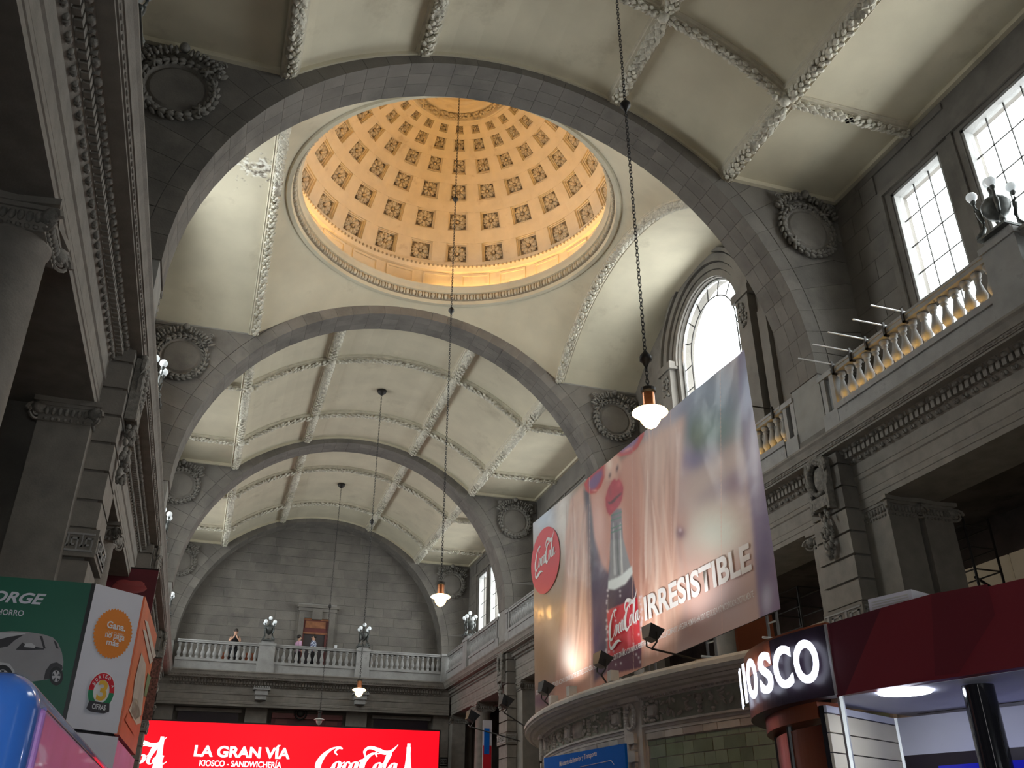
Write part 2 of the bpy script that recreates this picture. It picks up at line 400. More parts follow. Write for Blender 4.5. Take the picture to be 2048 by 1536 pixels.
def arc_strip(mb, prof, c, a0, a1, n):
    """closed section prof swept round centre c"""
    k = len(prof); P = []; full = abs(a1-a0-2*PI) < 1e-6; m = n if full else n+1
    for i in range(m):
        a = a0+(a1-a0)*i/n
        for r, z in prof: P.append((c[0]+r*math.cos(a), c[1]+r*math.sin(a), z))
    Fs = [(i*k+q, i*k+(q+1) % k, ((i+1) % m)*k+(q+1) % k, ((i+1) % m)*k+q) for i in range(n) for q in range(k)]
    if not full: Fs += [tuple(range(k)), tuple(range((m-1)*k, m*k))]
    return mb.add(P, Fs)
DZ = 14.7; DR = 4.4                                           # dome sphere centre height, radius
ring = T('dome', 'coffered golden-lit plaster dome above the round moulded opening', 'dome', (XC, 17.45, 14.1), kind='structure')
rc = (XC, 17.42)
arc_strip(MB(), [(4.16, 14.12), (4.12, 14.08), (4.02, 14.10), (4.0, 14.20), (4.06, 14.24), (4.40, 14.40), (4.40, 14.12)], rc, 0, 2*PI, 96).build('ring_moulding', 'plaster', ring)
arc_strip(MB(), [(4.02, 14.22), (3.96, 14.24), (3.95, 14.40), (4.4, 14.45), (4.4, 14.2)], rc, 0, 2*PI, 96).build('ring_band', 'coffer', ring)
arc_strip(MB(), [(3.97, 14.40), (3.90, 14.42), (3.87, 14.50), (3.83, 14.56), (3.82, 14.60), (3.92, 14.62), (3.94, 14.55), (4.6, 14.50), (4.6, 14.42)], rc, 0, 2*PI, 96).build('ring_ledge', 'plaster', ring)
egg = MB(); n = 132
for i in range(n):
    a = 2*PI*i/n; d = Vector((math.cos(a), math.sin(a), 0)); t = Vector((-d.y, d.x, 0)); c = Vector((rc[0], rc[1], 0))+d*3.955
    egg.ell(c+Vector((0, 0, 14.31)), t*.058, d*.055, Vector((0, 0, .085)), 7, 5)
    egg.obox(c+t*.094+Vector((0, 0, 14.31)), t*.016, d*.035, Vector((0, 0, .085)))
egg.build('egg_and_dart', 'rib', ring, kind='stuff', smooth=True)
dc = Vector((XC, 17.45, DZ))
def sp_(az, el, r=DR):
    az, el = math.radians(az), math.radians(el); return dc+Vector((math.sin(az)*math.cos(el), math.cos(az)*math.cos(el), math.sin(el)))*r
MB().lathe([(4.36, 14.5), (4.36, 15.42)], (XC, 17.45, 0), 96).build('drum', 'dome', ring, smooth=True)
pan = MB()
for k in range(24):
    a = math.radians(k*15+7.5)
    for e0, e1, z0, z1 in ((-5.6, -4.9, 14.75, 15.4), (4.9, 5.6, 14.75, 15.4), (-5.6, 5.6, 15.33, 15.4)):
        a0, a1 = a+math.radians(e0), a+math.radians(e1)
        pan.add([(XC+r*math.sin(b), 17.45+r*math.cos(b), z) for r in (4.37, 4.33) for z in (z0, z1) for b in (a0, a1)], [(4, 5, 7, 6), (0, 1, 5, 4), (2, 3, 7, 6), (0, 2, 6, 4), (1, 3, 7, 5)])
pan.build('drum_panel_frame', 'dome', ring, kind='stuff')
arc_strip(MB(), [(4.37, 15.42), (4.25, 15.44), (4.20, 15.52), (4.16, 15.56), (4.16, 15.62), (4.30, 15.68), (4.45, 15.66)], (XC, 17.45), 0, 2*PI, 96).build('dome_cornice', 'dome', ring)
bd = MB()
for i in range(200):
    a = 2*PI*i/200; bd.sph((XC+4.17*math.cos(a), 17.45+4.17*math.sin(a), 15.56), .04, 5, 4)
bd.build('bead_course', 'coffer', ring, kind='stuff', smooth=True)
rows = [(14.2, 22.0), (27.0, 34.3), (38.7, 45.2), (48.9, 54.7), (57.7, 62.4), (64.6, 67.9)]
# dome shell with recessed coffers, one ring of surface at a time
els = [12.5]
for a, b in rows: els += [a, b]
els += [69.3]
shell = MB()
def quadpatch(mb, az0, az1, e0, e1, r0=DR, n=2):
    P = [sp_(az0+(az1-az0)*i/n, e0+(e1-e0)*j/n, r0) for i in range(n+1) for j in range(n+1)]
    mb.add(P, [(i*(n+1)+j, (i+1)*(n+1)+j, (i+1)*(n+1)+j+1, i*(n+1)+j+1) for i in range(n) for j in range(n)])
HW = [4.6, 4.5, 4.4, 4.2, 4.1, 3.7]
for k in range(24):
    az = k*15
    for a, b in zip([12.5]+[r[1] for r in rows], [r[0] for r in rows]+[69.3]): quadpatch(shell, az-7.5, az+7.5, a, b)
    for (a, b), h in zip(rows, HW):
        quadpatch(shell, az-7.5, az-h, a, b); quadpatch(shell, az+h, az+7.5, a, b)
shell.build('dome_ribs', 'dome', ring, smooth=True)
def coffer_mesh(a, b, h):
    fr = MB(); e = (b-a); ha = h
    steps = [(0, DR), (0, DR+.06), (.10, DR+.06), (.10, DR+.11), (.2, DR+.11), (.2, DR+.2)]
    def ringp(s_, r): return [sp_(-ha*(1-s_), a+e*s_/2, r), sp_(ha*(1-s_), a+e*s_/2, r), sp_(ha*(1-s_), b-e*s_/2, r), sp_(-ha*(1-s_), b-e*s_/2, r)]
    P = []
    for s_, r in steps: P += ringp(s_, r)
    fr.add(P, [(i*4+j, i*4+(j+1) % 4, (i+1)*4+(j+1) % 4, (i+1)*4+j) for i in range(5) for j in range(4)])
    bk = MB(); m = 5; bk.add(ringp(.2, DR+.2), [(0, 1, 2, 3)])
    # rosette
    ro = MB(); c = sp_(0, (a+b)/2, DR+.17); n_ = (dc-c).normalized(); u = Vector((1, 0, 0)); v = n_.cross(u).normalized()
    R = DR*math.radians(e)*.47
    for q in range(8):
        t = q*PI/4; d = u*math.cos(t)+v*math.sin(t); s2 = n_.cross(d)
        ro.ell(c+d*R*.58+n_*.03, d*R*.42, s2*R*.27, n_*.055, 6, 4)
    for q in range(8):
        t = (q+.5)*PI/4; d = u*math.cos(t)+v*math.sin(t); s2 = n_.cross(d)
        ro.ell(c+d*R*.82+n_*.02, d*R*.22, s2*R*.16, n_*.05, 5, 4)
    bu = MB(); bu.ell(c+n_*.07, u*R*.17, v*R*.17, n_*.06, 8, 5)
    for q in range(8):
        t = (q+.5)*PI/4; d = u*math.cos(t)+v*math.sin(t); bu.ell(c+d*R*.92+n_*.03, u*R*.07, v*R*.07, n_*.03, 5, 3)
    return fr, bk, ro, bu
L0 = Vector((XC, 17.45, 14.1))
protos = []
for (a, b), h in zip(rows, HW):
    fr, bk, ro, bu = coffer_mesh(a, b, h); obs = []
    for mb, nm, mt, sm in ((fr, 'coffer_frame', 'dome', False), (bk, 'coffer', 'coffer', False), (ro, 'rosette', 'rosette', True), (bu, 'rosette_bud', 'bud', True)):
        mb.v = [tuple(Vector(p)-L0) for p in mb.v]; obs.append(mb.build(nm, mt, None, smooth=sm, local=True))
    protos.append(obs)
for k in range(24):
    for obs in protos:
        if k == 0:
            obs[1].parent = ring
            for o in (obs[0], obs[2], obs[3]): o.parent = obs[1]
        else:
            c_ = inst(obs[1], 'coffer', ring, (0, 0, 0), (0, 0, -math.radians(15*k)))
            for o, nm in ((obs[0], 'coffer_frame'), (obs[2], 'rosette'), (obs[3], 'rosette_bud')): inst(o, nm, c_, (0, 0, 0))
# crown of the dome
def dome_ring(e0, e1, lift): return [(DR*math.cos(math.radians(e))-lift*math.cos(math.radians(e)), DZ+(DR-lift)*math.sin(math.radians(e))) for e in (e0, e1)]
pr = []
for e, lf in ((69.3, 0), (69.6, .05), (70.2, .05), (70.4, .02), (73.6, .02), (73.9, .10), (74.8, .13), (75.6, .10), (76.2, .06), (77.2, .06), (77.6, .13), (78.6, .15), (79.3, .10), (80, -.05), (90, -.05)):
    pr.append(((DR-lf)*math.cos(math.radians(e)), DZ+(DR-lf)*math.sin(math.radians(e))))
MB().lathe(pr, (XC, 17.45, 0), 64).build('crown_moulding', 'dome', ring, smooth=True)
lf = MB()
for i in range(190):
    a = 2*PI*i/95; e = 72+random.uniform(-1.2, 1.2); c = sp_(math.degrees(a), e, DR-.07); d = Vector((math.cos(a), -math.sin(a), 0)); n_ = (dc-c).normalized()
    lf.ell(c, (d+n_*random.uniform(0, .5)+n_.cross(d)*random.uniform(-.6, .6)).normalized()*.085, n_.cross(d)*.045, n_*.06, 5, 4)
for i in range(16):
    a = 2*PI*i/16; c = sp_(math.degrees(a), 84.5, DR-.02); d = Vector((math.sin(a), math.cos(a), 0)); lf.ell(c, d*.2, Vector((-d.y, d.x, 0))*.09, Vector((0, 0, .06)), 6, 4)
lf.build('crown_leaves', 'rosette', ring, smooth=True, kind='stuff')
MB().lathe([(5.0, 14.2), (5.0, 18.2), (3.5, 19.6), (0, 20.0)], (XC, 17.45, 0), 32).build('outer_shell', 'coffer', ring)
# cove lights behind the ledge, dark from about -28 to +3 degrees and a short gap
for k, (a0, a1) in enumerate([(6, 17), (18, 30), (31, 46), (47, 62), (63, 78), (79, 95), (-98, -82), (-81, -66), (-65, -50), (-49, -38), (110, 150), (-150, -110), (155, 205)]):
    arc_strip(MB(), [(4.16, 14.66), (4.20, 14.66), (4.20, 14.70), (4.16, 14.70)], (XC, 17.45), PI/2-math.radians(a1), PI/2-math.radians(a0), 10).build('cove_lamp', 'cove', ring)

# ------------------------------------------------------------------ cross walls with great arches
def arch_outline(x_in=5.82, zb=6.6):
    """outline of a cross wall in (x offset, z), with the arch and small passages"""
    P = [(WX+.3, zb), (WX+.3, ZF+.1)]
    P += [(4.39, ZF+.1)]+[(4.39-8.78*k/32, vz(4.39-8.78*k/32)+.1) for k in range(33)]+[(-4.39, ZF+.1), (-WX-.3, ZF+.1), (-WX-.3, zb)]
    def notch(s):
        q = [(s*6.95, zb), (s*6.95, 7.75)]+[(s*(6.62+.33*math.cos(t)), 7.75+.33*math.sin(t)) for t in [PI*k/8 for k in range(1, 8)]]+[(s*6.29, 7.75), (s*6.29, zb)]
        return q
    P += [(-x_in, zb)] if False else notch(-1)+[(-x_in, zb), (-x_in, ARC)]
    P += [(-AR*math.cos(PI*k/48), ARC+AR*math.sin(PI*k/48)) for k in range(1, 48)]
    P += [(x_in, ARC), (x_in, zb)]+notch(1)[::-1]
    return P
def poly_prism(P, y0, y1):
    bm = bmesh.new(); vs = [bm.verts.new((XC+x, y0, z)) for x, z in P]; es = [bm.edges.new((vs[i], vs[(i+1) % len(vs)])) for i in range(len(vs))]
    bmesh.ops.triangle_fill(bm, edges=es, use_beauty=True)
    mb = MB(); bm.verts.ensure_lookup_table(); bm.verts.index_update()
    vv = [tuple(v.co) for v in bm.verts]; ff = [tuple(v.index for v in f.verts) for f in bm.faces]; bm.free()
    n = len(vv); m = len(P)
    mb.add(vv+[(x, y1, z) for x, y, z in vv], ff+[tuple(i+n for i in f) for f in ff]+[(i, (i+1) % m, n+(i+1) % m, n+i) for i in range(m)])
    return mb
NV = 40
def stones(root, yf, thick=True, proud=.03, yb=None):
    """voussoirs through the whole ring and bent courses beyond; yf = front face"""
    yb = yf+TH if yb is None else yb
    KR = 7.25; g = .0016
    mats = ['stone', 'stone_b', 'stone_c']
    def kink(t):
        """where the radial joint stops: at KR or at the ceiling line"""
        c, s = math.cos(t), math.sin(t); x, z = KR*c, ARC+KR*s
        r = KR
        while ARC+r*s > vz(r*c)-.02 and r > AR+.08: r -= .01
        return r
    rr = .30
    for k in range(NV):
        t0, t1 = PI*k/NV+g/3, PI*(k+1)/NV-g/3
        A = [(AR-.025, t0), (AR-.025, t1), (AR+rr, t1), (AR+rr, t0)]
        ycut = [yf-proud, yf+TH*(.36 if k % 2 else .3), yf+TH*(.68 if k % 2 else .62), yb+proud]
        for j, (ya, y_b) in enumerate(zip(ycut, ycut[1:])):
            MB().prism([(XC+r_*math.cos(t), ya+.003, ARC+r_*math.sin(t)) for r_, t in A], (0, y_b-ya-.006, 0)).build('voussoir', mats[(k*7+j) % 3], root)
        ts = [t0+(t1-t0)*q/6 for q in range(7)]; rk = [kink(t) for t in ts]
        low = ARC+AR*math.sin((t0+t1)/2) < 8.75
        if not low and max(rk) > AR+rr+.04:
            inner = [(AR+rr+.008, t) for t in ts[::-1]]
            P2 = [(max(r_, AR+rr+.01), t) for r_, t in zip(rk, ts)]+inner
            poly = [(XC+r_*math.cos(t), yf-proud, ARC+r_*math.sin(t)) for r_, t in P2]
            MB().prism(poly, (0, .06, 0)).build('ashlar_block', mats[(k*5) % 3], root)
        s = 1 if math.cos(t0) > 0 else -1; ex = WX-.01
        if low:
            zz0, zz1 = sorted((ARC+(AR+rr)*math.sin(t0), ARC+(AR+rr)*math.sin(t1)))
            if zz1 < 8.15: continue
            zz0 = max(zz0, 8.1); xin = lambda z: s*math.sqrt(max(0, (AR+rr+.01)**2-(z-ARC)**2))
            MB().prism([(XC+xin(zz0), yf-proud, zz0+.004), (XC+s*ex, yf-proud, zz0+.004), (XC+s*ex, yf-proud, zz1-.004), (XC+xin(zz1), yf-proud, zz1-.004)], (0, .06, 0)).build('ashlar_block', mats[(k*3) % 3], root)
            continue
        kp_ = [(r_*math.cos(t), ARC+r_*math.sin(t)) for r_, t in zip(rk, ts) if abs(r_*math.cos(t)) < ex and r_ >= KR-.011]
        kall = [(r_*math.cos(t), ARC+r_*math.sin(t)) for r_, t in zip(rk, ts)]
        zlo, zhi = min(q[1] for q in kall), min(ZF-.01, max(q[1] for q in kall))
        if abs(kall[0][0]) < 4.3 or zhi-zlo < .05 or not kp_: continue
        if s < 0: kp_ = kp_[::-1]
        if kp_[-1][1] < zhi-.02: kp_.append((s*math.sqrt(max(0, KR**2-(zhi-ARC)**2)), zhi))
        if kp_[0][1] > zlo+.02: kp_ = [(s*ex*.999, zlo)]+kp_
        kp_ = [(x, max(zlo+.004, min(zhi-.004, z))) for x, z in kp_]
        far = max(abs(x) for x, z in kp_); xm = s*(far+(ex-far)*(.4 if k % 2 else .7))
        if ex-far > .8:
            MB().prism([(XC+x, yf-proud, z) for x, z in kp_+[(xm-s*.004, zhi-.004), (xm-s*.004, zlo+.004)]], (0, .06, 0)).build('ashlar_block', mats[k % 3], root)
            MB().prism([(XC+x, yf-proud, z) for x, z in [(xm+s*.004, zlo+.004), (s*ex, zlo+.004), (s*ex, zhi-.004), (xm+s*.004, zhi-.004)]], (0, .06, 0)).build('ashlar_block', mats[(k+1) % 3], root)
        else:
            MB().prism([(XC+x, yf-proud, z) for x, z in kp_+[(s*ex, zhi-.004), (s*ex, zlo+.004)]], (0, .06, 0)).build('ashlar_block', mats[k % 3], root)
wall_names = [('wall_rear', 'grey stone cross wall behind the viewer'), ('wall_entry', 'grey stone cross wall with wide arch above the viewer'),
              ('wall_near', 'grey ashlar cross wall whose great round arch frames the dome from the near side'),
              ('wall_middle', 'grey ashlar cross wall with great round arch just beyond the dome'),
              ('wall_far', 'grey ashlar cross wall with the third great arch, before the last bay')]
for i, y in enumerate(YK):
    root = T(wall_names[i][0], wall_names[i][1], 'wall', (XC, y, 6.6), kind='structure')
    poly_prism(arch_outline(), y, y+TH).build('wall_core', 'mortar' if i > 1 else 'stone', root)
    if i > 1: stones(root, y)
root = T('wall_end', 'grey stone end wall with arched recess, door and three lookers-on at its balcony', 'wall', (XC, YE, 6.6), kind='structure')
poly_prism(arch_outline(), YE, YE+TH).build('wall_core', 'mortar', root); stones(root, YE)
MB().box(XC-WX-.3, XC+WX+.3, YE+TH+.03, YE+TH+.3, 5.2, 14.4).build('wall_back', 'mortar', root)
DW0, DW1, DWZ = -1.4, 3.0, 1.1  # opening added in the unseen rear wall to let daylight onto the lower hall
rw = MB().box(XC-WX-4, DW0, -7.5, -7.2, -1.6, 14.4).box(DW1, XC+WX+4, -7.5, -7.2, -1.6, 14.4).box(DW0, DW1, -7.5, -7.2, DWZ, 14.4).build('wall_behind', 'stone'); tag(rw, 'plain grey stone wall closing the hall behind the viewer', 'wall', kind='structure')
d = T('added_door', 'glazed doors added in the unseen wall behind the viewer to let in daylight', 'door', ((DW0+DW1)/2, -7.3, -1.6), kind='structure')
fr = MB()
for q in range(5): x = DW0+(DW1-DW0)*q/4; fr.box(x-.03, x+.03, -7.38, -7.3, -1.6, DWZ)
fr.box(DW0, DW1, -7.38, -7.3, DWZ-.08, DWZ).box(DW0, DW1, -7.38, -7.3, .5, .56); fr.build('door_frame', 'iron', d); MB().box(DW0, DW1, -7.35, -7.345, -1.6, DWZ).build('pane', 'glass', d)
# ashlar of the recess
z = 6.75; r_ = 0; DOORX = (-.83, .83)
while z < ARC+AR:
    h = .42; z1 = min(z+h, ARC+AR-.02); zc = (z+z1)/2
    hwid = AR if zc < ARC else math.sqrt(max(.01, (AR+.02)**2-(z-ARC)**2)); hw2 = AR if z1 < ARC else math.sqrt(max(.0, (AR+.02)**2-(z1-ARC)**2))
    L = 1.35; x = -hwid+(-.6 if r_ % 2 else 0)-random.uniform(0, .3)
    while x < hwid:
        xa, xb = max(x, -hwid), min(x+L, hwid)
        def topx(v): return max(-hw2, min(hw2, v))
        if xb-xa > .12:
            spans = [(xa, xb)]
            if z < 9.95:
                dl, dr = 3.42-XC, 5.16-XC
                spans = [sgm for sgm in ((xa, min(xb, dl)), (max(xa, dr), xb)) if sgm[1]-sgm[0] > .08]
            for a, b in spans:
                MB().prism([(XC+a+.006, YE+TH, z+.005), (XC+b-.006, YE+TH, z+.005), (XC+max(topx(b), topx(a)+.01)-.006, YE+TH, z1-.005), (XC+topx(a)+.006, YE+TH, z1-.005)], (0, .05, 0)).build('ashlar_block', ['stone', 'stone_b', 'stone_c'][random.randrange(3)], root)
        x += L
    z += h; r_ += 1
# door in the end wall
d = T('door_1', 'tall dark door with red-brown transom in a stone surround on the far balcony', 'door', (4.36, YE+TH, 6.7), kind='structure')
X0, X1 = 3.72, 4.86
mb = MB().box(3.48, X0, YE+TH-.12, YE+TH+.06, 6.7, 9.72).box(X1, 5.1, YE+TH-.12, YE+TH+.06, 6.7, 9.72).box(X0, X1, YE+TH-.115, YE+TH+.06, 9.42, 9.72)
mb.box(3.40, 3.50, YE+TH-.07, YE+TH, 6.7, 9.71).box(5.08, 5.18, YE+TH-.07, YE+TH, 6.7, 9.71)
mb.build('door_frame', 'stone_b', d)
MB().box(3.35, 5.23, YE+TH-.30, YE+TH+.02, 9.86, 9.98).box(3.42, 5.16, YE+TH-.2, YE+TH+.02, 9.72, 9.86).box(4.05, 4.5, YE+TH-.22, YE+TH, 9.36, 9.855).build('door_hood', 'stone_b', d)
MB().box(X0, X1, YE+TH-.02, YE+TH+.03, 8.78, 9.42).build('transom', 'reddoor', d)
MB().box(X0+.08, X1-.14, YE+TH-.04, YE+TH-.02, 9.0, 9.3).box(X0, X1, YE+TH-.06, YE+TH-.02, 8.72, 8.80).box(X0, X1, YE+TH-.05, YE+TH-.02, 9.34, 9.42).build('transom_panel', 'wood', d)
MB().box(X0, X1, YE+TH-.02, YE+TH+.03, 6.7, 8.74).build('door_leaf', 'carglass', d)
MB().box(4.72, X1, YE+TH-.06, YE+TH-.02, 6.7, 8.74).box(X0, 3.78, YE+TH-.06, YE+TH-.02, 6.7, 8.74).build('door_stile', 'reddoor', d)
# wooden bench fronts and notice seen through the balusters
for x0, x1, z0, z1, lb in ((.28, 1.0, 6.85, 7.62, 'orange-brown wooden cabinet behind the balustrade, left of the leaning woman'), (1.25, 1.85, 6.85, 7.66, 'orange-brown wooden cabinet behind the balustrade, right of the leaning woman')):
    b = T('cabinet', lb, 'cabinet', ((x0+x1)/2, YE+.5, z0)); MB().box(x0, x1, YE+.35, YE+.7, z0, z1).build('body', 'wood', b)
    MB().box(x0+.04, (x0+x1)/2-.02, YE+.325, YE+.35, z0+.05, z1-.05).build('door', 'kiosk_brown', b); MB().box((x0+x1)/2+.02, x1-.04, YE+.325, YE+.35, z0+.05, z1-.05).build('door', 'kiosk_brown', b)
p = onY(670, 1294, YE+TH-.02); tag(MB().box(p.x-.09, p.x+.09, YE+TH-.04, YE+TH-.005, p.z-.08, p.z+.08).build('notice', 'paper'), 'small white paper notice on the end wall right of the door', 'notice')

# ------------------------------------------------------------------ side walls with windows
def window(side, y0, y1, z0, z1, cols, rows, label, idx, parts=True):
    X = SX(0, 1)
    w_ = T('window_%d' % idx, label, 'window', (XC+side*(WX+.2), (y0+y1)/2, z0), kind='structure')
    xg = XC+side*(WX+.16)
    def bx(a, b, c, d_, e, f): return MB().box(min(a, b), max(a, b), c, d_, e, f)
    fr = MB(); xi, xo = XC+side*(WX+.03), XC+side*(WX+.24)
    for (c, d_, e, f) in ((y0, y0+.06, z0, z1), (y1-.06, y1, z0, z1), (y0, y1, z1-.06, z1), (y0, y1, z0, z0+.06)):
        fr.box(min(xi, xo), max(xi, xo), c, d_, e, f)
    fr.build('window_frame', 'railstone', w_)
    bars = MB(); dy = (y1-y0-.12)/cols; dz = (z1-z0-.12)/rows
    for k in range(1, cols): y = y0+.06+dy*k; bars.box(xg-.012, xg+.012, y-.008, y+.008, z0, z1)
    for k in range(1, rows): zz = z0+.06+dz*k; bars.box(xg-.012, xg+.012, y0, y1, zz-.008, zz+.008)
    bars.build('muntin', 'iron', w_)
    if parts:
        for a in range(cols):
            for b in range(rows):
                bx(xg-.003, xg+.003, y0+.06+dy*a, y0+.06+dy*(a+1), z0+.06+dz*b, z0+.06+dz*(b+1)).build('pane', 'glass', w_)
    else: bx(xg-.003, xg+.003, y0+.06, y1-.06, z0+.06, z1-.06).build('pane', 'glass', w_)
    # daylight portal outside
    return w_
portals = []
def portal(side, y0, y1, z0, z1):
    L = bpy.data.lights.new('window_daylight', 'AREA'); L.shape = 'RECTANGLE'; L.size = z1-z0; L.size_y = y1-y0
    L.cycles.is_portal = True
    o = bpy.data.objects.new('window_daylight', L); C.objects.link(o); o.location = (XC+side*(WX+.42), (y0+y1)/2, (z0+z1)/2)
    o.rotation_euler = (0, side*PI/2, 0); portals.append(o)
WZ0, WZ1 = 7.6, 11.34
wi = 1
wall_roots = {}
for side, nm in ((1, 'wall_right'), (-1, 'wall_left')):
    wr = T(nm, 'grey stone upper side wall with tall windows on the %s of the hall' % ('right' if side > 0 else 'left, above the cornice'), 'wall', (XC+side*WX, 0, 6.6), kind='structure'); wall_roots[side] = wr
    xa, xb = sorted((XC+side*WX, XC+side*(WX+.4)))
    for bi, (y0, y1) in enumerate(BAYS):
        if bi == 2: continue
        if bi == 0 or (bi == 1 and side < 0):  # windows left out of these unseen walls to darken the near bays
            MB().box(xa, xb, y0-.05, y1+.05, 6.5, ZF+.2).build('wall_core', 'stone_c', wr); continue
        mid = (y0+y1)/2; ops = [(mid-2.85, mid-1.55, 3), (mid-1.02, mid+1.02, 5), (mid+1.55, mid+2.85, 3)]
        ya, yb = y0-.05, y1+.05
        MB().box(xa, xb, ya, yb, 6.5, WZ0).box(xa, xb, ya, yb, WZ1, ZF+.2).build('wall_core', 'stone_c', wr)
        cur = ya; pm = MB()
        for (a, b, n) in ops: pm.box(xa, xb, cur, a, WZ0, WZ1); cur = b
        pm.box(xa, xb, cur, yb, WZ0, WZ1); pm.build('window_pier', 'stone_c', wr)
        # architrave mouldings round the triple window
        tr = MB(); xi = XC+side*(WX-.06); x_i, x_o = sorted((xi, XC+side*WX))
        tr.box(x_i, x_o, ops[0][0]-.28, ops[2][1]+.28, WZ1+.08, WZ1+.20).box(x_i, x_o, ops[0][0]-.28, ops[0][0]-.16, WZ0, WZ1+.08).box(x_i, x_o, ops[2][1]+.16, ops[2][1]+.28, WZ0, WZ1+.08)
        for (a, b, n) in ops:
            if n == 5: tr.box(x_i+.02, x_o+.02 if side < 0 else x_o, a-.26, a-.14, WZ0, WZ1+.08).box(x_i+.02, x_o, b+.14, b+.26, WZ0, WZ1+.08)
        tr.build('window_surround', 'stone', wr)
        if bi > 0:
            for q, (a, b, n) in enumerate(ops):
                where = {1: 'nearest bay', 3: 'bay beyond the dome', 4: 'farthest bay'}[bi]
                pos = ('nearer narrow', 'wide middle', 'farther narrow')[q]
                window(side, a, b, WZ0, WZ1, n, 6, '%s bright window of the %s in the %s wall' % (pos, where, 'right' if side > 0 else 'left'), wi, parts=(side > 0 and bi in (1, 4))); wi += 1
        for (a, b, n) in ops: portal(side, a, b, WZ0, WZ1)
    # ashlar courses on the visible right wall of the near bay and far bay
    if side > 0:
        for bi in (1, 4):
            y0, y1 = BAYS[bi]; mid = (y0+y1)/2; z = 6.75; k = 0
            while z < ZF-.15:
                z1 = min(z+.44, ZF-.12); spans = [(mid+3.15, y1-.02)] if z < WZ1+.25 else [(mid+1.2, mid+2.4), (mid+2.4, y1-.02)]
                for a, b in spans:
                    j = a+(b-a)*(.35 if k % 2 else .65)
                    for c, d_ in ((a, j-.006), (j+.006, b)): MB().box(XC+WX-.035, XC+WX+.01, c, d_, z+.005, z1-.005).build('ashlar_block', ['stone', 'stone_b', 'stone_c'][(k+int(c*3)) % 3], wr)
                z += .44; k += 1
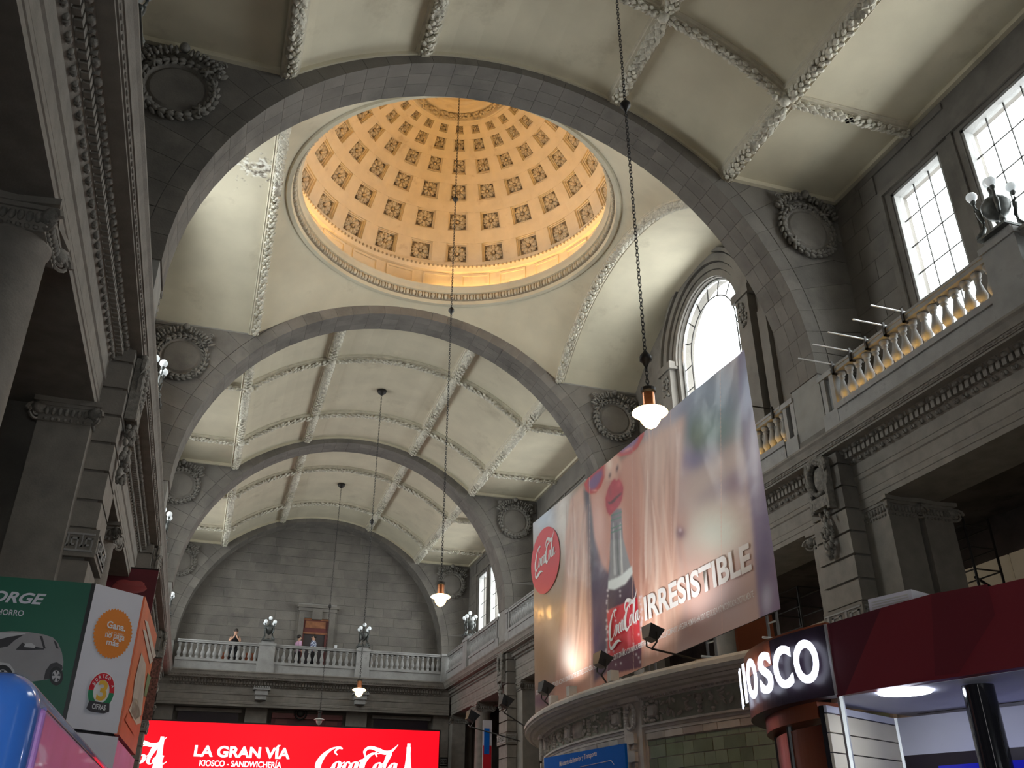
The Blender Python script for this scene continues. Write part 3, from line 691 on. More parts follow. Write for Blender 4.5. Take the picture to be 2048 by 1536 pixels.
# dome bay lunette walls with arched windows
WC, WRad, WYc = 11.88, 1.6, 17.43
for side, nm in ((1, 'right'), (-1, 'left')):
    lw = wall_roots[side]; xin, xout = XC+side*(WX-.18), XC+side*(WX+.3)
    bm_pts = [(y, z) for y, z in [(13.0, 6.5), (13.0, 12.5)]]
    P = [(13.0, 6.5), (13.0, ZF)]+[(DY+(-4.36+8.72*k/24), VC+math.sqrt(VR**2-(-4.36+8.72*k/24)**2)+.05) for k in range(25)]+[(21.8, ZF), (21.8, 6.5)]
    P += [(WYc+WRad, 6.5), (WYc+WRad, WC)]+[(WYc+WRad*math.cos(PI*k/24), WC+WRad*math.sin(PI*k/24)) for k in range(1, 24)]+[(WYc-WRad, WC), (WYc-WRad, 6.5)]
    bm = bmesh.new(); vs = [bm.verts.new((xin, y, z)) for y, z in P]; es = [bm.edges.new((vs[i], vs[(i+1) % len(vs)])) for i in range(len(vs))]
    bmesh.ops.triangle_fill(bm, edges=es, use_beauty=True); bm.verts.index_update()
    vv = [tuple(v.co) for v in bm.verts]; ff = [tuple(v.index for v in f.verts) for f in bm.faces]; bm.free(); n = len(vv); m = len(P)
    MB().add(vv+[(xout, y, z) for x, y, z in vv], ff+[tuple(i+n for i in f) for f in ff]+[(i, (i+1) % m, n+(i+1) % m, n+i) for i in range(m)]).build('lunette_wall', 'stone', lw)
    MB().box(*sorted((xin, xout)), WYc-WRad-.05, WYc+WRad+.05, 6.5, 7.6).build('window_sill', 'stone', lw)
    # archivolt
    av = MB()
    for r0, r1, pr_ in ((1.62, 1.78, .07), (1.80, 1.96, .10), (2.0, 2.2, .16), (2.24, 2.34, .22)):
        k = 28; pts = []
        for i in range(k+1):
            t = PI*i/k
            for r_, dx in ((r0, .0), (r0, pr_), (r1, pr_), (r1, 0)): pts.append((xin-side*dx, WYc+r_*math.cos(t), WC+r_*math.sin(t)))
        av.add(pts, [(i*4+q, i*4+(q+1) % 4, (i+1)*4+(q+1) % 4, (i+1)*4+q) for i in range(k) for q in range(4)]+[(0, 1, 2, 3), (k*4, k*4+1, k*4+2, k*4+3)])
    av.build('archivolt', 'stone_b', lw)
    vo = MB()
    # flanking pilasters with carved capitals
    for sy_ in (-1, 1):
        yc = WYc+sy_*2.0
        xs = sorted((xin, xin-side*.22)); MB().box(*xs, yc-.26, yc+.26, 7.0, 11.95).box(*sorted((xin, xin-side*.27)), yc-.36, yc+.36, 11.80, 12.02).build('pilaster', 'stone_b', lw)
        g = MB()
        for q in range(24): g.sph((xin-side*.24, yc+random.uniform(-.16, .16), random.uniform(11.0, 11.7)), random.uniform(.03, .06), 5, 4)
        g.build('carved_drop', 'carved', lw, kind='stuff', smooth=True)
        MB().box(*sorted((xin, xin-side*.12)), yc+sy_*.55-.16, yc+sy_*.55+.16, 7.0, 11.2).build('pilaster', 'stone', lw)
    w_ = T('window_%d' % wi, 'tall round-arched bright window in the %s wall under the dome' % nm, 'window', (xin, WYc, 7.6), kind='structure'); wi += 1
    xg = XC+side*(WX-.02); fr = MB()
    def pt(r_, t): return (xg, WYc+r_*math.cos(t), WC+r_*math.sin(t))
    fr.tube([(xg, WYc+WRad-.03, 7.6)]+[pt(WRad-.03, PI*k/24) for k in range(25)]+[(xg, WYc-WRad+.03, 7.6)], .045, 6); fr.build('window_frame', 'aluminium', w_)
    bars = MB(); bars.tube([(xg, WYc+1.15, 7.6)]+[pt(1.15, PI*k/20) for k in range(21)]+[(xg, WYc-1.15, 7.6)], .02, 5)
    for k in range(1, 8): t = PI*k/8; bars.tube([pt(1.15, t), pt(WRad, t)], .018, 5)
    for zz in (11.7, 11.05, 10.4, 9.75, 9.1, 8.45, 7.8):
        bars.tube([(xg, WYc-WRad, zz), (xg, WYc-1.15, zz)], .014, 5); bars.tube([(xg, WYc+1.15, zz), (xg, WYc+WRad, zz)], .014, 5)
        if zz < 10.5: bars.tube([(xg, WYc-1.15, zz), (xg, WYc+1.15, zz)], .014, 5)
    for yy in (-.4, .4): bars.tube([(xg, WYc+yy, 7.6), (xg, WYc+yy, 10.4)], .014, 5)
    bars.build('muntin', 'iron', w_)
    MB().prism([(xg, WYc+WRad, 7.6)]+[pt(WRad, PI*k/24) for k in range(25)]+[(xg, WYc-WRad, 7.6)], (.004*side, 0, 0)).build('pane', 'glass', w_)
    portal(side, WYc-WRad, WYc+WRad, 7.6, 13.45)
L_ = bpy.data.lights.new('added_door_daylight', 'AREA'); L_.shape = 'RECTANGLE'; L_.size = DW1-DW0; L_.size_y = DWZ+1.6; L_.cycles.is_portal = True  # portal of the doors added behind the viewer
o = bpy.data.objects.new('added_door_daylight', L_); C.objects.link(o); o.location = ((DW0+DW1)/2, -7.55, (DWZ-1.6)/2); o.rotation_euler = (PI/2, 0, 0)

# ------------------------------------------------------------------ entablature with mouldings, both sides and the far end
PROF = [(1.457, 6.66), (1.457, 6.62), (1.49, 6.58), (1.52, 6.51), (1.53, 6.47), (1.545, 6.47), (1.565, 6.44), (1.57, 6.42), (1.591, 6.42), (1.591, 6.38), (1.75, 6.38),
        (1.80, 6.33), (1.80, 6.32), (1.87, 6.32), (1.89, 6.20), (1.90, 6.20), (1.955, 6.12), (1.975, 6.10), (1.975, 5.90), (1.985, 5.895), (1.96, 5.87), (1.96, 5.80), (1.985, 5.78), (1.985, 5.56), (1.995, 5.55), (1.975, 5.52), (1.975, 5.44), (1.99, 5.43), (1.99, 5.34), (3.1, 5.34), (3.1, 6.66)]
def fright(a, z, p): return (8.4+a, p, z)
def fleft(a, z, p): return (-a, p, z)
def fend(a, z, p): return (p, 38.41+a, z)
ents = [(fright, 'right', -7, 40.4), (fleft, 'left', -7, 40.4), (fend, 'far end', -1.9, 10.3)]
ent_roots = {}
for fx, nm, p0, p1 in ents:
    n_trim[0] += 1
    r = T('trim_%d' % n_trim[0], 'long carved stone cornice and entablature along the %s of the hall' % nm, 'cornice', fx(1.457, 6.66, 20 if nm != 'far end' else 4), kind='structure'); ent_roots[nm] = r
    MB().sweep(PROF, p0, p1, fx).build('moulded_beam', 'trimstone', r)
def orn(fx, root, p0, p1, single, back=False):
    """dentils, eggs, beads and leaves between p0 and p1"""
    def place(proto_name, mt, a, z, half, kindf, pitch, nm, singles):
        n = int((p1-p0)/pitch); big = MB(); src = None
        for i in range(n):
            p = p0+(i+.5)*(p1-p0)/n; c = Vector(fx(a, z, p)); ua = (Vector(fx(a+1, z, p))-c); up_ = (Vector(fx(a, z, p+1))-c)
            if singles:
                if src is None:
                    mb = MB(); kindf(mb, Vector((0, 0, 0)), ua, up_, half); src = mb.build(nm, mt, root, smooth=kindf is not dent, local=True); src.location = c-Vector(root['_o'])
                else: inst(src, nm, root, c-Vector(root['_o']))
            else: kindf(big, c, ua, up_, half)
        if not singles: big.build(nm+'_course', mt, root, kind='stuff', smooth=kindf is not dent)
    def dent(mb, c, ua, up_, h): mb.obox(c, ua*h[0], up_*h[1], Vector((0, 0, h[2])))
    def eggf(mb, c, ua, up_, h):
        mb.ell(c, ua*h[0], up_*h[1], Vector((0, 0, h[2])), 7, 5)
        mb.obox(c+up_*h[1]*1.75, ua*h[0]*.7, up_*h[1]*.12, Vector((0, 0, h[2]*.9)))
    def leaf(mb, c, ua, up_, h):
        for s in (-1, 1): mb.ell(c+up_*s*h[1]*.5, ua*h[0], up_*h[1]*.42, Vector((0, 0, h[2])), 5, 4)
        mb.ell(c+Vector((0, 0, -h[2]*.5)), ua*h[0]*1.3, up_*h[1]*.25, Vector((0, 0, h[2]*.6)), 5, 3)
    place('dentil', 'trimstone', 1.85, 6.26, (.035, .038, .058), dent, .12, 'dentil', single)
    place('egg', 'carved', 1.785, 6.345, (.045, .068, .045), eggf, .24, 'egg', single)
    place('leaf', 'carved', 1.925, 6.155, (.03, .07, .045), leaf, .19, 'leaf', False)
    place('bead', 'trimstone', 1.56, 6.45, (.018, .05, .02), lambda mb, c, ua, up_, h: mb.ell(c, ua*h[0], up_*h[1], Vector((0, 0, h[2])), 5, 4), .115, 'bead', False)
for fx, nm in ((fright, 'right'), (fleft, 'left')):
    for i, (y0, y1) in enumerate(BAYS):
        if i == 0: continue
        if i == 1: y0 = 4.6
        orn(fx, ent_roots[nm], y0+.02, y1-.05, i == 1)
orn(fend, ent_roots['far end'], -1.5, 9.9, False)

# ---- pier fronts (rusticated), antae, columns, capitals
def volute(mb, c, d, zdir, r, th, flip=1):
    """spiral in the vertical plane containing direction d"""
    d = Vector(d).normalized(); pts = []; rad = []
    for i in range(26):
        t = i/25*4.2*PI; q = r*(1-i/25*.86); pts.append(Vector(c)+d*math.cos(t)*q*flip+Vector((0, 0, 1))*math.sin(t)*q); rad.append(th*(1-.5*i/25))
    mb.tube(pts, rad, 5)
    mb.sph(c, r*.22, 6, 4)
def capital(mb, cm, x, y, z, hx, hy):
    """composite ionic capital: abacus, egg band, four diagonal volutes; z = top"""
    mb.prism([(x+sx*hx*1.28*f, y+sy_*hy*1.28*g, z-.07) for sx, sy_, f, g in ((-1, -1, 1, 1), (0, -1, 1, .86), (1, -1, 1, 1), (1, 0, .86, 1), (1, 1, 1, 1), (0, 1, 1, .86), (-1, 1, 1, 1), (-1, 0, .86, 1))], (0, 0, .07))
    mb.box(x-hx*1.08, x+hx*1.08, y-hy*1.08, y+hy*1.08, z-.12, z-.06)
    mb.box(x-hx*1.0, x+hx*1.0, y-hy*1.0, y+hy*1.0, z-.34, z-.12)
    for sx in (-1, 1):
        for s2 in (-1, 1):
            d = Vector((sx, s2, 0)); volute(mb, (x+sx*hx*1.14, y+s2*hy*1.14, z-.24), d, 1, .125, .026, 1)
            cm.ell((x+sx*hx*1.02, y+s2*hy*1.02, z-.17), d*.09, Vector((-s2, sx, 0))*.05, (0, 0, .09), 6, 4)
    n = 7
    for k in range(n):
        u = -1+2*(k+.5)/n
        for q in ((x+u*hx*.85, y-hy*1.03), (x+u*hx*.85, y+hy*1.03), (x-hx*1.03, y+u*hy*.85), (x+hx*1.03, y+u*hy*.85)):
            cm.ell((q[0], q[1], z-.20), (.035, 0, 0), (0, .035, 0), (0, 0, .06), 5, 4); cm.sph((q[0], q[1], z-.31), .028, 5, 3)
def shaft_round(x, y, r, z0, z1): return MB().lathe([(r*1.35, z0), (r*1.35, z0+.12), (r*1.15, z0+.2), (r*1.2, z0+.27), (r*1.02, z0+.33), (r*1.0, z0+.4), (r*.99, (z0+z1)/2), (r*.87, z1-.06), (r*.95, z1-.04), (r*.95, z1), (0, z1)], (x, y, 0), 24)
side_txt = {1: 'right', -1: 'left'}
pier_txt = {1: 'near arch in front of the viewer', 2: 'near arch', 3: 'arch beyond the dome', 4: 'third arch', 5: 'far end corner'}
zs = [5.29, 4.88, 4.47, 4.06, 3.66]
for side in (1, -1):
    for k, y in enumerate(YK[1:]+[YE]):
        k += 1; f = (lambda a: 8.4+a) if side > 0 else (lambda a: -a)
        pr = T('pier', 'rusticated stone pier with carved wreath under the %s on the %s' % (pier_txt[k] if k > 1 else 'arch over the viewer', side_txt[side]), 'pier', (f(1.9), y+TH/2, -1.6), kind='structure')
        MB().box(*sorted((f(1.72), f(3.1))), y-.02, y+TH+.02, -1.6, 6.38).build('pier_core', 'darkwall' if False else 'stone_c', pr)
        if k >= 2:
            zz = 6.36
            levels = [6.36, 6.12, 5.70, 5.29, 4.88, 4.47, 4.06, 3.68]
            for a, b in zip(levels, levels[1:]): MB().box(*sorted((f(1.66), f(2.0))), y-.05, y+TH+.05, b+.02, a-.02).build('rusticated_block', ['stone_b', 'trimstone', 'stone_b'][int(a*7) % 3], pr)
            # fretwork block
            MB().box(*sorted((f(1.60), f(2.0))), y-.10, y+TH+.10, 3.30, 3.66).build('fret_block', 'trimstone', pr)
            fk = MB()
            for (fn, L, org) in ((lambda u, v, w_: (f(1.60-w_), y-.06+u*.96, 3.36+v*.24), 1, 0), (lambda u, v, w_: (f(1.64+u*.34), y-.10-w_, 3.36+v*.24), 1, 0)):
                def bar(u0, v0, u1, v1):
                    P = [fn(u, v, w_) for w_ in (-.005, .018) for u, v in ((u0, v0), (u1, v0), (u1, v1), (u0, v1))]; fk.add(P, [(0, 1, 2, 3), (4, 5, 6, 7), (0, 1, 5, 4), (1, 2, 6, 5), (2, 3, 7, 6), (3, 0, 4, 7)])
                bar(0, 0, 1, .1); bar(0, .9, 1, 1)
                for q in (0, .5): bar(q+.04, .1, q+.09, .75); bar(q+.04, .65, q+.3, .75); bar(q+.25, .3, q+.3, .75); bar(q+.15, .3, q+.3, .4); bar(q+.38, .25, q+.43, .9); bar(q+.38, .25, q+.48, .35)
            fk.build('greek_key', 'railstone', pr)
            zz = 3.28
            while zz > -1.4: MB().box(*sorted((f(1.66), f(2.0))), y-.05, y+TH+.05, zz-.40, zz-.02).build('rusticated_block', 'stone_b' if int(zz*5) % 2 else 'trimstone', pr); zz -= .41
            # cartouche: wreath, scroll and hanging leaves
            cx = f(1.60); yc = y+TH/2; ct = MB()
            for q in range(22):
                t = 2*PI*q/22; ct.ell((cx-side*.06 if side > 0 else cx+.06, yc+.23*math.cos(t), 5.98+.30*math.sin(t)), (.07, 0, 0), Vector((0, -math.sin(t), math.cos(t)))*.06, Vector((0, math.cos(t), math.sin(t)))*.045, 6, 4)
            ct.ell((cx, yc, 5.98), (.05, 0, 0), (0, .17, 0), (0, 0, .24), 8, 5)
            ct.build('wreath', 'carved', pr, smooth=True)
            sc = MB(); xa, xb = sorted((cx-side*.10, cx+side*.05)); sc.box(xa, xb, yc-.20, yc+.20, 5.42, 5.62); sc.box(xa, xb, yc-.27, yc-.2, 5.36, 6.32).box(xa, xb, yc+.2, yc+.27, 5.36, 6.32)
            for s2 in (-1, 1): sc.tube([(cx-side*.06, yc+s2*(.24+.05*math.sin(t)), 6.3-t*.15) for t in range(7)], .05, 6)
            sc.build('scroll_bracket', 'carved', pr)
            lv = MB()
            for q in range(46):
                t = random.random(); lv.ell((cx-side*random.uniform(0, .1), yc+random.uniform(-.22, .22)*(1-t*.75), 5.38-t*.85), (.04, 0, 0), (0, random.uniform(.03, .06), .02), (0, .01, random.uniform(.04, .08)), 5, 4)
            for q in range(16): lv.ell((cx-side*.05, yc+random.uniform(-.25, .25), random.uniform(6.25, 6.36)), (.06, 0, 0), (0, .06, 0), (0, 0, .06), 5, 4)
            lv.build('leaf_drop', 'carved', pr, kind='stuff', smooth=True)
        # antae either side of the pier
        for s2, yy in ((-1, y-.02), (1, y+TH+.02)):
            if k == 5 and s2 > 0: continue
            dep = .62 if side > 0 else (.25 if s2 < 0 and k == 2 else .62)
            y0, y1 = (yy-dep, yy) if s2 < 0 else (yy, yy+dep)
            xa, xb = sorted((f(2.03 if side > 0 else 1.97), f(2.62)))
            MB().box(xa, xb, y0, y1, -1.6, 5.0).build('anta_shaft', 'trimstone', pr)
            if k >= 2:
                a_, b_ = MB(), MB(); capital(a_, b_, (xa+xb)/2, (y0+y1)/2, 5.34, (xb-xa)/2, max((y1-y0)/2, .14)); a_.build('anta_capital', 'trimstone', pr); b_.build('capital_carving', 'carved', pr, smooth=True)
            if side > 0 and k == 2 and s2 < 0:
                MB().box(11.15, 11.75, y0, y1, -1.6, 5.0).build('anta_shaft', 'trimstone', pr); a_, b_ = MB(), MB(); capital(a_, b_, 11.45, (y0+y1)/2, 5.34, .3, .31); a_.build('anta_capital', 'trimstone', pr); b_.build('capital_carving', 'carved', pr, smooth=True)
    for i, (y0, y1) in enumerate(BAYS):
        if i == 0: continue
        y = (y0+y1)/2; x = 8.4+2.33 if side > 0 else -2.31
        cl = T('column', 'round stone column with scrolled capital on the %s, %s' % (side_txt[side], {1: 'nearest the viewer', 2: 'below the dome', 3: 'in the bay beyond the dome', 4: 'in the farthest bay'}[i]), 'column', (x, y, -1.6), kind='structure')
        shaft_round(x, y, .34, -1.6, 5.02).build('column_shaft', 'trimstone', cl, smooth=True)
        a_, b_ = MB(), MB(); capital(a_, b_, x, y, 5.34, .30, .30); a_.build('capital', 'trimstone', cl); b_.build('capital_carving', 'carved', cl, smooth=True)

# ---- aisles and balcony floors
ai = T('wall_aisle_left', 'dark brown aisle wall and ceiling behind the left columns', 'wall', (-6.5, 17, 2), kind='structure')
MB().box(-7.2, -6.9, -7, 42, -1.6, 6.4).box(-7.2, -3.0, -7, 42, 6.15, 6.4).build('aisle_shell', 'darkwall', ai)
MB().box(-6.9, -6.6, 9.0, 9.7, -1.6, 6.1).build('aisle_pilaster', 'trimstone', ai)
MB().box(-6.9, -6.6, 15.5, 16.2, -1.6, 6.1).build('aisle_pilaster', 'trimstone', ai)
mb = MB()
for y in (12.6, 13.4): mb.box(-6.9, -6.75, y, y+.12, 0, 5.4)
mb.box(-6.9, -6.75, 12.6, 13.52, 5.3, 5.45); mb.build('aisle_window_frame', 'trimstone', ai)
ar_ = T('wall_aisle_right', 'dark aisle behind the right columns with a grid of yellowed panes', 'wall', (14.5, 17, 2), kind='structure')
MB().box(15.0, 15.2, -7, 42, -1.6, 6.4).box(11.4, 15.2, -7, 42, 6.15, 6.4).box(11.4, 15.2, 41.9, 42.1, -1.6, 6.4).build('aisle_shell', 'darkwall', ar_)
src = None
for i in range(22):
    for j in range(6):
        y = 4.0+i*1.0; z = -.6+j*1.08
        if src is None: src = MB().box(-.03, .03, -.47, .47, -.51, .51).build('pane', 'aislepane', ar_, local=True); src.location = Vector((14.95, y, z))-Vector(ar_['_o'])
        else: inst(src, 'pane', ar_, Vector((14.95, y, z))-Vector(ar_['_o']))
bf = T('balcony_floor', 'stone gallery floor slabs behind the balustrades', 'floor', (10.5, 17, 6.6), kind='structure')
MB().box(10.0, 11.6, -7, 42, 6.6, 6.85).box(-3.2, -1.6, -7, 42, 6.6, 6.85).box(-1.6, 10, 40.1, 41.9, 6.6, 6.85).build('floor_slab', 'stone', bf)
# scaffolding in the right aisle
def scaffold(x, y, label, z1=5.6, z0=-1.6):
    s = T('scaffold_tower', label, 'scaffold', (x, y, z0)); st = MB(); st2 = MB(); bz = MB()
    for dx in (-.3, .3):
        for dy in (-.45, .45): st.tube([(x+dx, y+dy, z0), (x+dx, y+dy, z1)], .025, 6)
    z = z0+.3
    while z < z1:
        for dx in (-.3, .3): st2.tube([(x+dx, y-.45, z), (x+dx, y+.45, z)], .016, 5)
        for dy in (-.45, .45): st2.tube([(x-.3, y+dy, z), (x+.3, y+dy, z)], .016, 5)
        z += .42
    for k, z in enumerate(np.arange(z0, z1-1.8, 1.9)): bz.tube([(x-.3, y-.45, z), (x-.3, y+.45, z+1.9)], .014, 5); bz.tube([(x+.3, y+.45, z), (x+.3, y-.45, z+1.9)], .014, 5)
    st.build('upright', 'iron', s); st2.build('rung', 'iron', s); bz.build('brace', 'iron', s)
scaffold(13.6, 10.4, 'dark scaffold tower in the right aisle above the maroon kiosk')
scaffold(13.3, 13.0, 'dark scaffold tower in the aisle beside the near right pier'); scaffold(11.9, 16.4, 'dark scaffold tower in the aisle right of the billboard', 5.0)
for (a, b, lb) in (((14.35, 8.6, 0.2), (14.35, 13.9, 4.9), 'long diagonal scaffold pole rising across the right aisle'), ((14.5, 9, 3.6), (14.5, 15, 3.4), 'horizontal scaffold pole across the upper right aisle')):
    o = MB().tube([a, b], .03, 6).build('scaffold_pole', 'iron'); tag(o, lb, 'pole')

# ------------------------------------------------------------------ balustrades
bal_prof = [(.0, .0), (.085, .0), (.085, .06), (.06, .075), (.075, .10), (.05, .125), (.062, .15), (.088, .22), (.088, .27), (.06, .36), (.040, .46), (.036, .50), (.055, .515), (.055, .535), (.04, .55), (.06, .57), (.075, .59), (.075, .64), (0, .64)]
bal_src = MB().lathe(bal_prof, (0, 0, 0), 12).build('baluster', 'railstone', None, smooth=True, local=True)
bal_used = [False]
def run(p0, p1, n, ax, base, label, ends=()):
    """balustrade run; ax 'y' along Y at x=base, 'x' along X at y=base"""
    loc = (base, p0, 6.66) if ax == 'y' else (p0, base, 6.66)
    r = T('balustrade', label, 'balustrade', loc, 'stone balustrades of the gallery')
    def bx(mb, a, b, d0, d1, z0, z1): return mb.box(base+d0, base+d1, a, b, z0, z1) if ax == 'y' else mb.box(a, b, base+d0, base+d1, z0, z1)
    bx(bx(MB(), p0, p1, -.11, .11, 7.72, 7.80), p0, p1, -.13, .13, 7.79, 7.84).build('handrail', 'railstone', r)
    bx(bx(bx(MB(), p0, p1, -.12, .12, 6.62, 7.02), p0, p1, -.14, .14, 7.0, 7.07), p0, p1, -.155, -.14, 7.0, 7.105).build('plinth', 'railstone', r)
    for i in range(n):
        q = p0+(i+.5)*(p1-p0)/n; L = Vector((base, q, 7.07)) if ax == 'y' else Vector((q, base, 7.07))
        if not bal_used[0]: bal_src.parent = r; bal_src.location = L-Vector(loc); bal_used[0] = True
        else: inst(bal_src, 'baluster', r, L-Vector(loc))
    return r
def pedestal(x, y, hx, hy, label, cap=True):
    r = T('pedestal', label, 'pedestal', (x, y, 6.66), 'stone pedestals between the balustrades', kind='structure')
    MB().box(x-hx, x+hx, y-hy, y+hy, 6.62, 7.82).build('die', 'railstone', r)
    mb = MB().box(x-hx-.03, x+hx+.03, y-hy-.03, y+hy+.03, 6.62, 7.02).box(x-hx-.03, x+hx+.03, y-hy-.03, y+hy+.03, 7.76, 7.86)
    if cap: mb.box(x-hx*.8, x+hx*.8, y-hy*.8, y+hy*.8, 7.86, 7.96)
    mb.build('cap', 'railstone', r); return r
XB = 10.1
bay_txt = {1: 'nearest bay', 2: 'dome bay', 3: 'bay beyond the dome', 4: 'farthest bay'}
for side in (1, -1):
    xb = XB if side > 0 else -1.98
    for i in (1, 2, 3, 4):
        y0, y1 = BAYS[i]; mid = (y0+y1)/2-(.10 if i == 1 else 0); y1_ = y1 if i < 4 else 39.9
        st = side_txt[side]
        run(y0+.38, mid-.30, 17, 'y', xb, 'grey stone balustrade on the %s, nearer half of the %s' % (st, bay_txt[i]))
        run(mid+.30, y1_-.42 if i < 4 else 39.75, 16 if i < 4 else 13, 'y', xb, 'grey stone balustrade on the %s, farther half of the %s' % (st, bay_txt[i]))
        pedestal(xb, mid, .2, .30, 'stone pedestal carrying a candelabrum on the %s in the middle of the %s' % (st, bay_txt[i]))
        for nm2, ya in (('start', y0+.19),)+((('end', y1-.21),) if i < 4 else ()):
            r = T('balustrade_post', 'pair of small stone posts on the %s at the %s of the %s' % (st, nm2, bay_txt[i]), 'post', (xb, ya, 6.66), kind='structure')
            MB().box(xb-.09, xb+.09, ya+.06, ya+.17, 6.62, 7.8).build('post', 'railstone', r); MB().box(xb-.09, xb+.09, ya-.19, ya-.08, 6.62, 7.8).build('post', 'railstone', r)
            MB().box(xb-.12, xb+.12, ya-.2, ya+.22, 6.62, 7.05).box(xb-.12, xb+.12, ya-.2, ya+.22, 7.74, 7.84).build('base', 'railstone', r)
YB = 40.1
run(-1.45, 1.84, 14, 'x', YB, 'far end balustrade, left run where a woman leans on the rail')
run(2.49, 5.97, 13, 'x', YB, 'far end balustrade, middle run below the dark door')
run(6.52, 9.75, 14, 'x', YB, 'far end balustrade, right run up to the corner')
pedestal(2.165, YB, .33, .2, 'stone pedestal under the left candelabrum of the far end'); pedestal(6.245, YB, .28, .2, 'stone pedestal under the right candelabrum of the far end'); pedestal(10.0, YB, .22, .22, 'corner pedestal where the far end and right balustrades meet', False)

# candelabra
def candelabrum(x, y, label):
    r = T('candelabrum', label, 'lamp', (x, y, 7.96), 'bronze five-globe candelabra on the gallery')
    MB().box(x-.26, x+.26, y-.26, y+.26, 7.96, 8.0).lathe([(.12, 8.0), (.10, 8.04), (.05, 8.08), (0, 8.1)], (x, y, 0), 10).build('base', 'bronze', r)
    for sx in (-1, 1):
        for s2 in (-1, 1):
            pts = [(x+sx*a, y+s2*a, z) for a, z in ((.235, 8.02), (.20, 8.06), (.16, 8.16), (.15, 8.28), (.17, 8.38), (.175, 8.48))]
            MB().tube(pts, [.045, .05, .032, .026, .034, .04], 6).sph((x+sx*.235, y+s2*.235, 8.03), .04, 6, 4).build('leg', 'bronze', r, smooth=True)
            MB().tube([(x+sx*.16, y+s2*.16, 8.46), (x+sx*.19, y+s2*.19, 8.56), (x+sx*.19, y+s2*.19, 8.66)], .02, 6).lathe([(.02, 8.62), (.045, 8.66), (.03, 8.70), (0, 8.7)], (x+sx*.19, y+s2*.19, 0), 8).build('arm', 'bronze', r, smooth=True)
            arm_ = list(C.objects)[-1]; arm_ = r.children[-1] if False else arm_
            MB().sph((x+sx*.19, y+s2*.19, 8.765), .082, 12, 8).build('globe', 'globe', r, smooth=True).parent = arm_
    MB().lathe([(0, 8.24), (.05, 8.26), (.14, 8.32), (.20, 8.42), (.21, 8.52), (.15, 8.61), (.06, 8.66), (.03, 8.74), (.045, 8.84), (.02, 8.88), (0, 8.88)], (x, y, 0), 12).build('urn', 'bronze', r, smooth=True)
    MB().sph((x, y, 8.95), .082, 12, 8).build('globe', 'globe', r, smooth=True)
    return r
c0 = candelabrum(2.165, YB, 'five-globe bronze candelabrum on the far end, left of the dark door')
copy_tree(c0, (6.245, YB, 7.96), 'five-globe bronze candelabrum on the far end, right of the dark door')
for i in (1, 2, 3, 4):
    mid = sum(BAYS[i])/2-(.10 if i == 1 else 0)
    copy_tree(c0, (XB, mid, 7.96), {1: 'dark candelabrum silhouetted against the large bright window at upper right', 2: 'candelabrum on the right gallery under the dome behind the billboard', 3: 'candelabrum on the right gallery in the bay beyond the dome', 4: 'candelabrum with white globes near the far right windows'}[i])
    copy_tree(c0, (-1.98, mid, 7.96), {1: 'candelabrum on the left gallery above the viewer', 2: 'white-globed candelabrum peeping over the left cornice, uppermost', 3: 'white-globed candelabrum peeping over the left cornice, second down', 4: 'white-globed candelabrum peeping over the left cornice, lowest'}[i])
# aluminium rods on the right handrail
for k, (y, ex, lb) in enumerate(((11.69, 9.25, 'first from the near pier'), (11.18, 9.2, 'second from the near pier'), (10.75, 9.2, 'third from the near pier'), (10.27, 9.35, 'fourth from the near pier'), (9.81, 9.35, 'nearest the window, fifth'))):
    r = T('rod', 'thin aluminium rod jutting from the near right handrail, '+lb, 'rod', (XB, y, 7.86), 'rods on the right handrail')
    MB().tube([(XB+.05, y, 7.87), (ex, y, 7.87)], .014, 6).build('tube', 'aluminium', r)
    MB().box(XB-.17, XB-.13, y-.02, y+.02, 7.66, 7.92).box(XB-.17, XB+.1, y-.02, y+.02, 7.66, 7.69).build('clamp', 'iron', r)
for k, (y, lb) in enumerate(((13.65, 'nearer'), (14.35, 'farther'))):
    r = T('rod', 'thin dark rod jutting from the handrail beside the arched window, %s of two' % lb, 'rod', (XB, y, 7.86), 'rods on the right handrail')
    MB().tube([(XB+.05, y, 7.87), (9.3, y, 7.87)], .014, 6).build('tube', 'iron', r); MB().box(XB-.17, XB-.13, y-.02, y+.02, 7.66, 7.92).build('clamp', 'iron', r)
# warm light strips behind the near balusters
for y0, y1, lb in ((8.2, 11.7, 'under the nearest window'), (13.45, 17.0, 'beside the arched window')):
    r = T('light_strip', 'warm golden light strip at the baluster feet '+lb, 'light', (XB-.125, y0, 7.07))
    MB().box(XB-.138, XB-.112, y0, y1, 7.07, 7.076).build('channel', 'iron', r); MB().box(XB-.134, XB-.116, y0, y1, 7.076, 7.082).build('tube', 'goldlight', r)

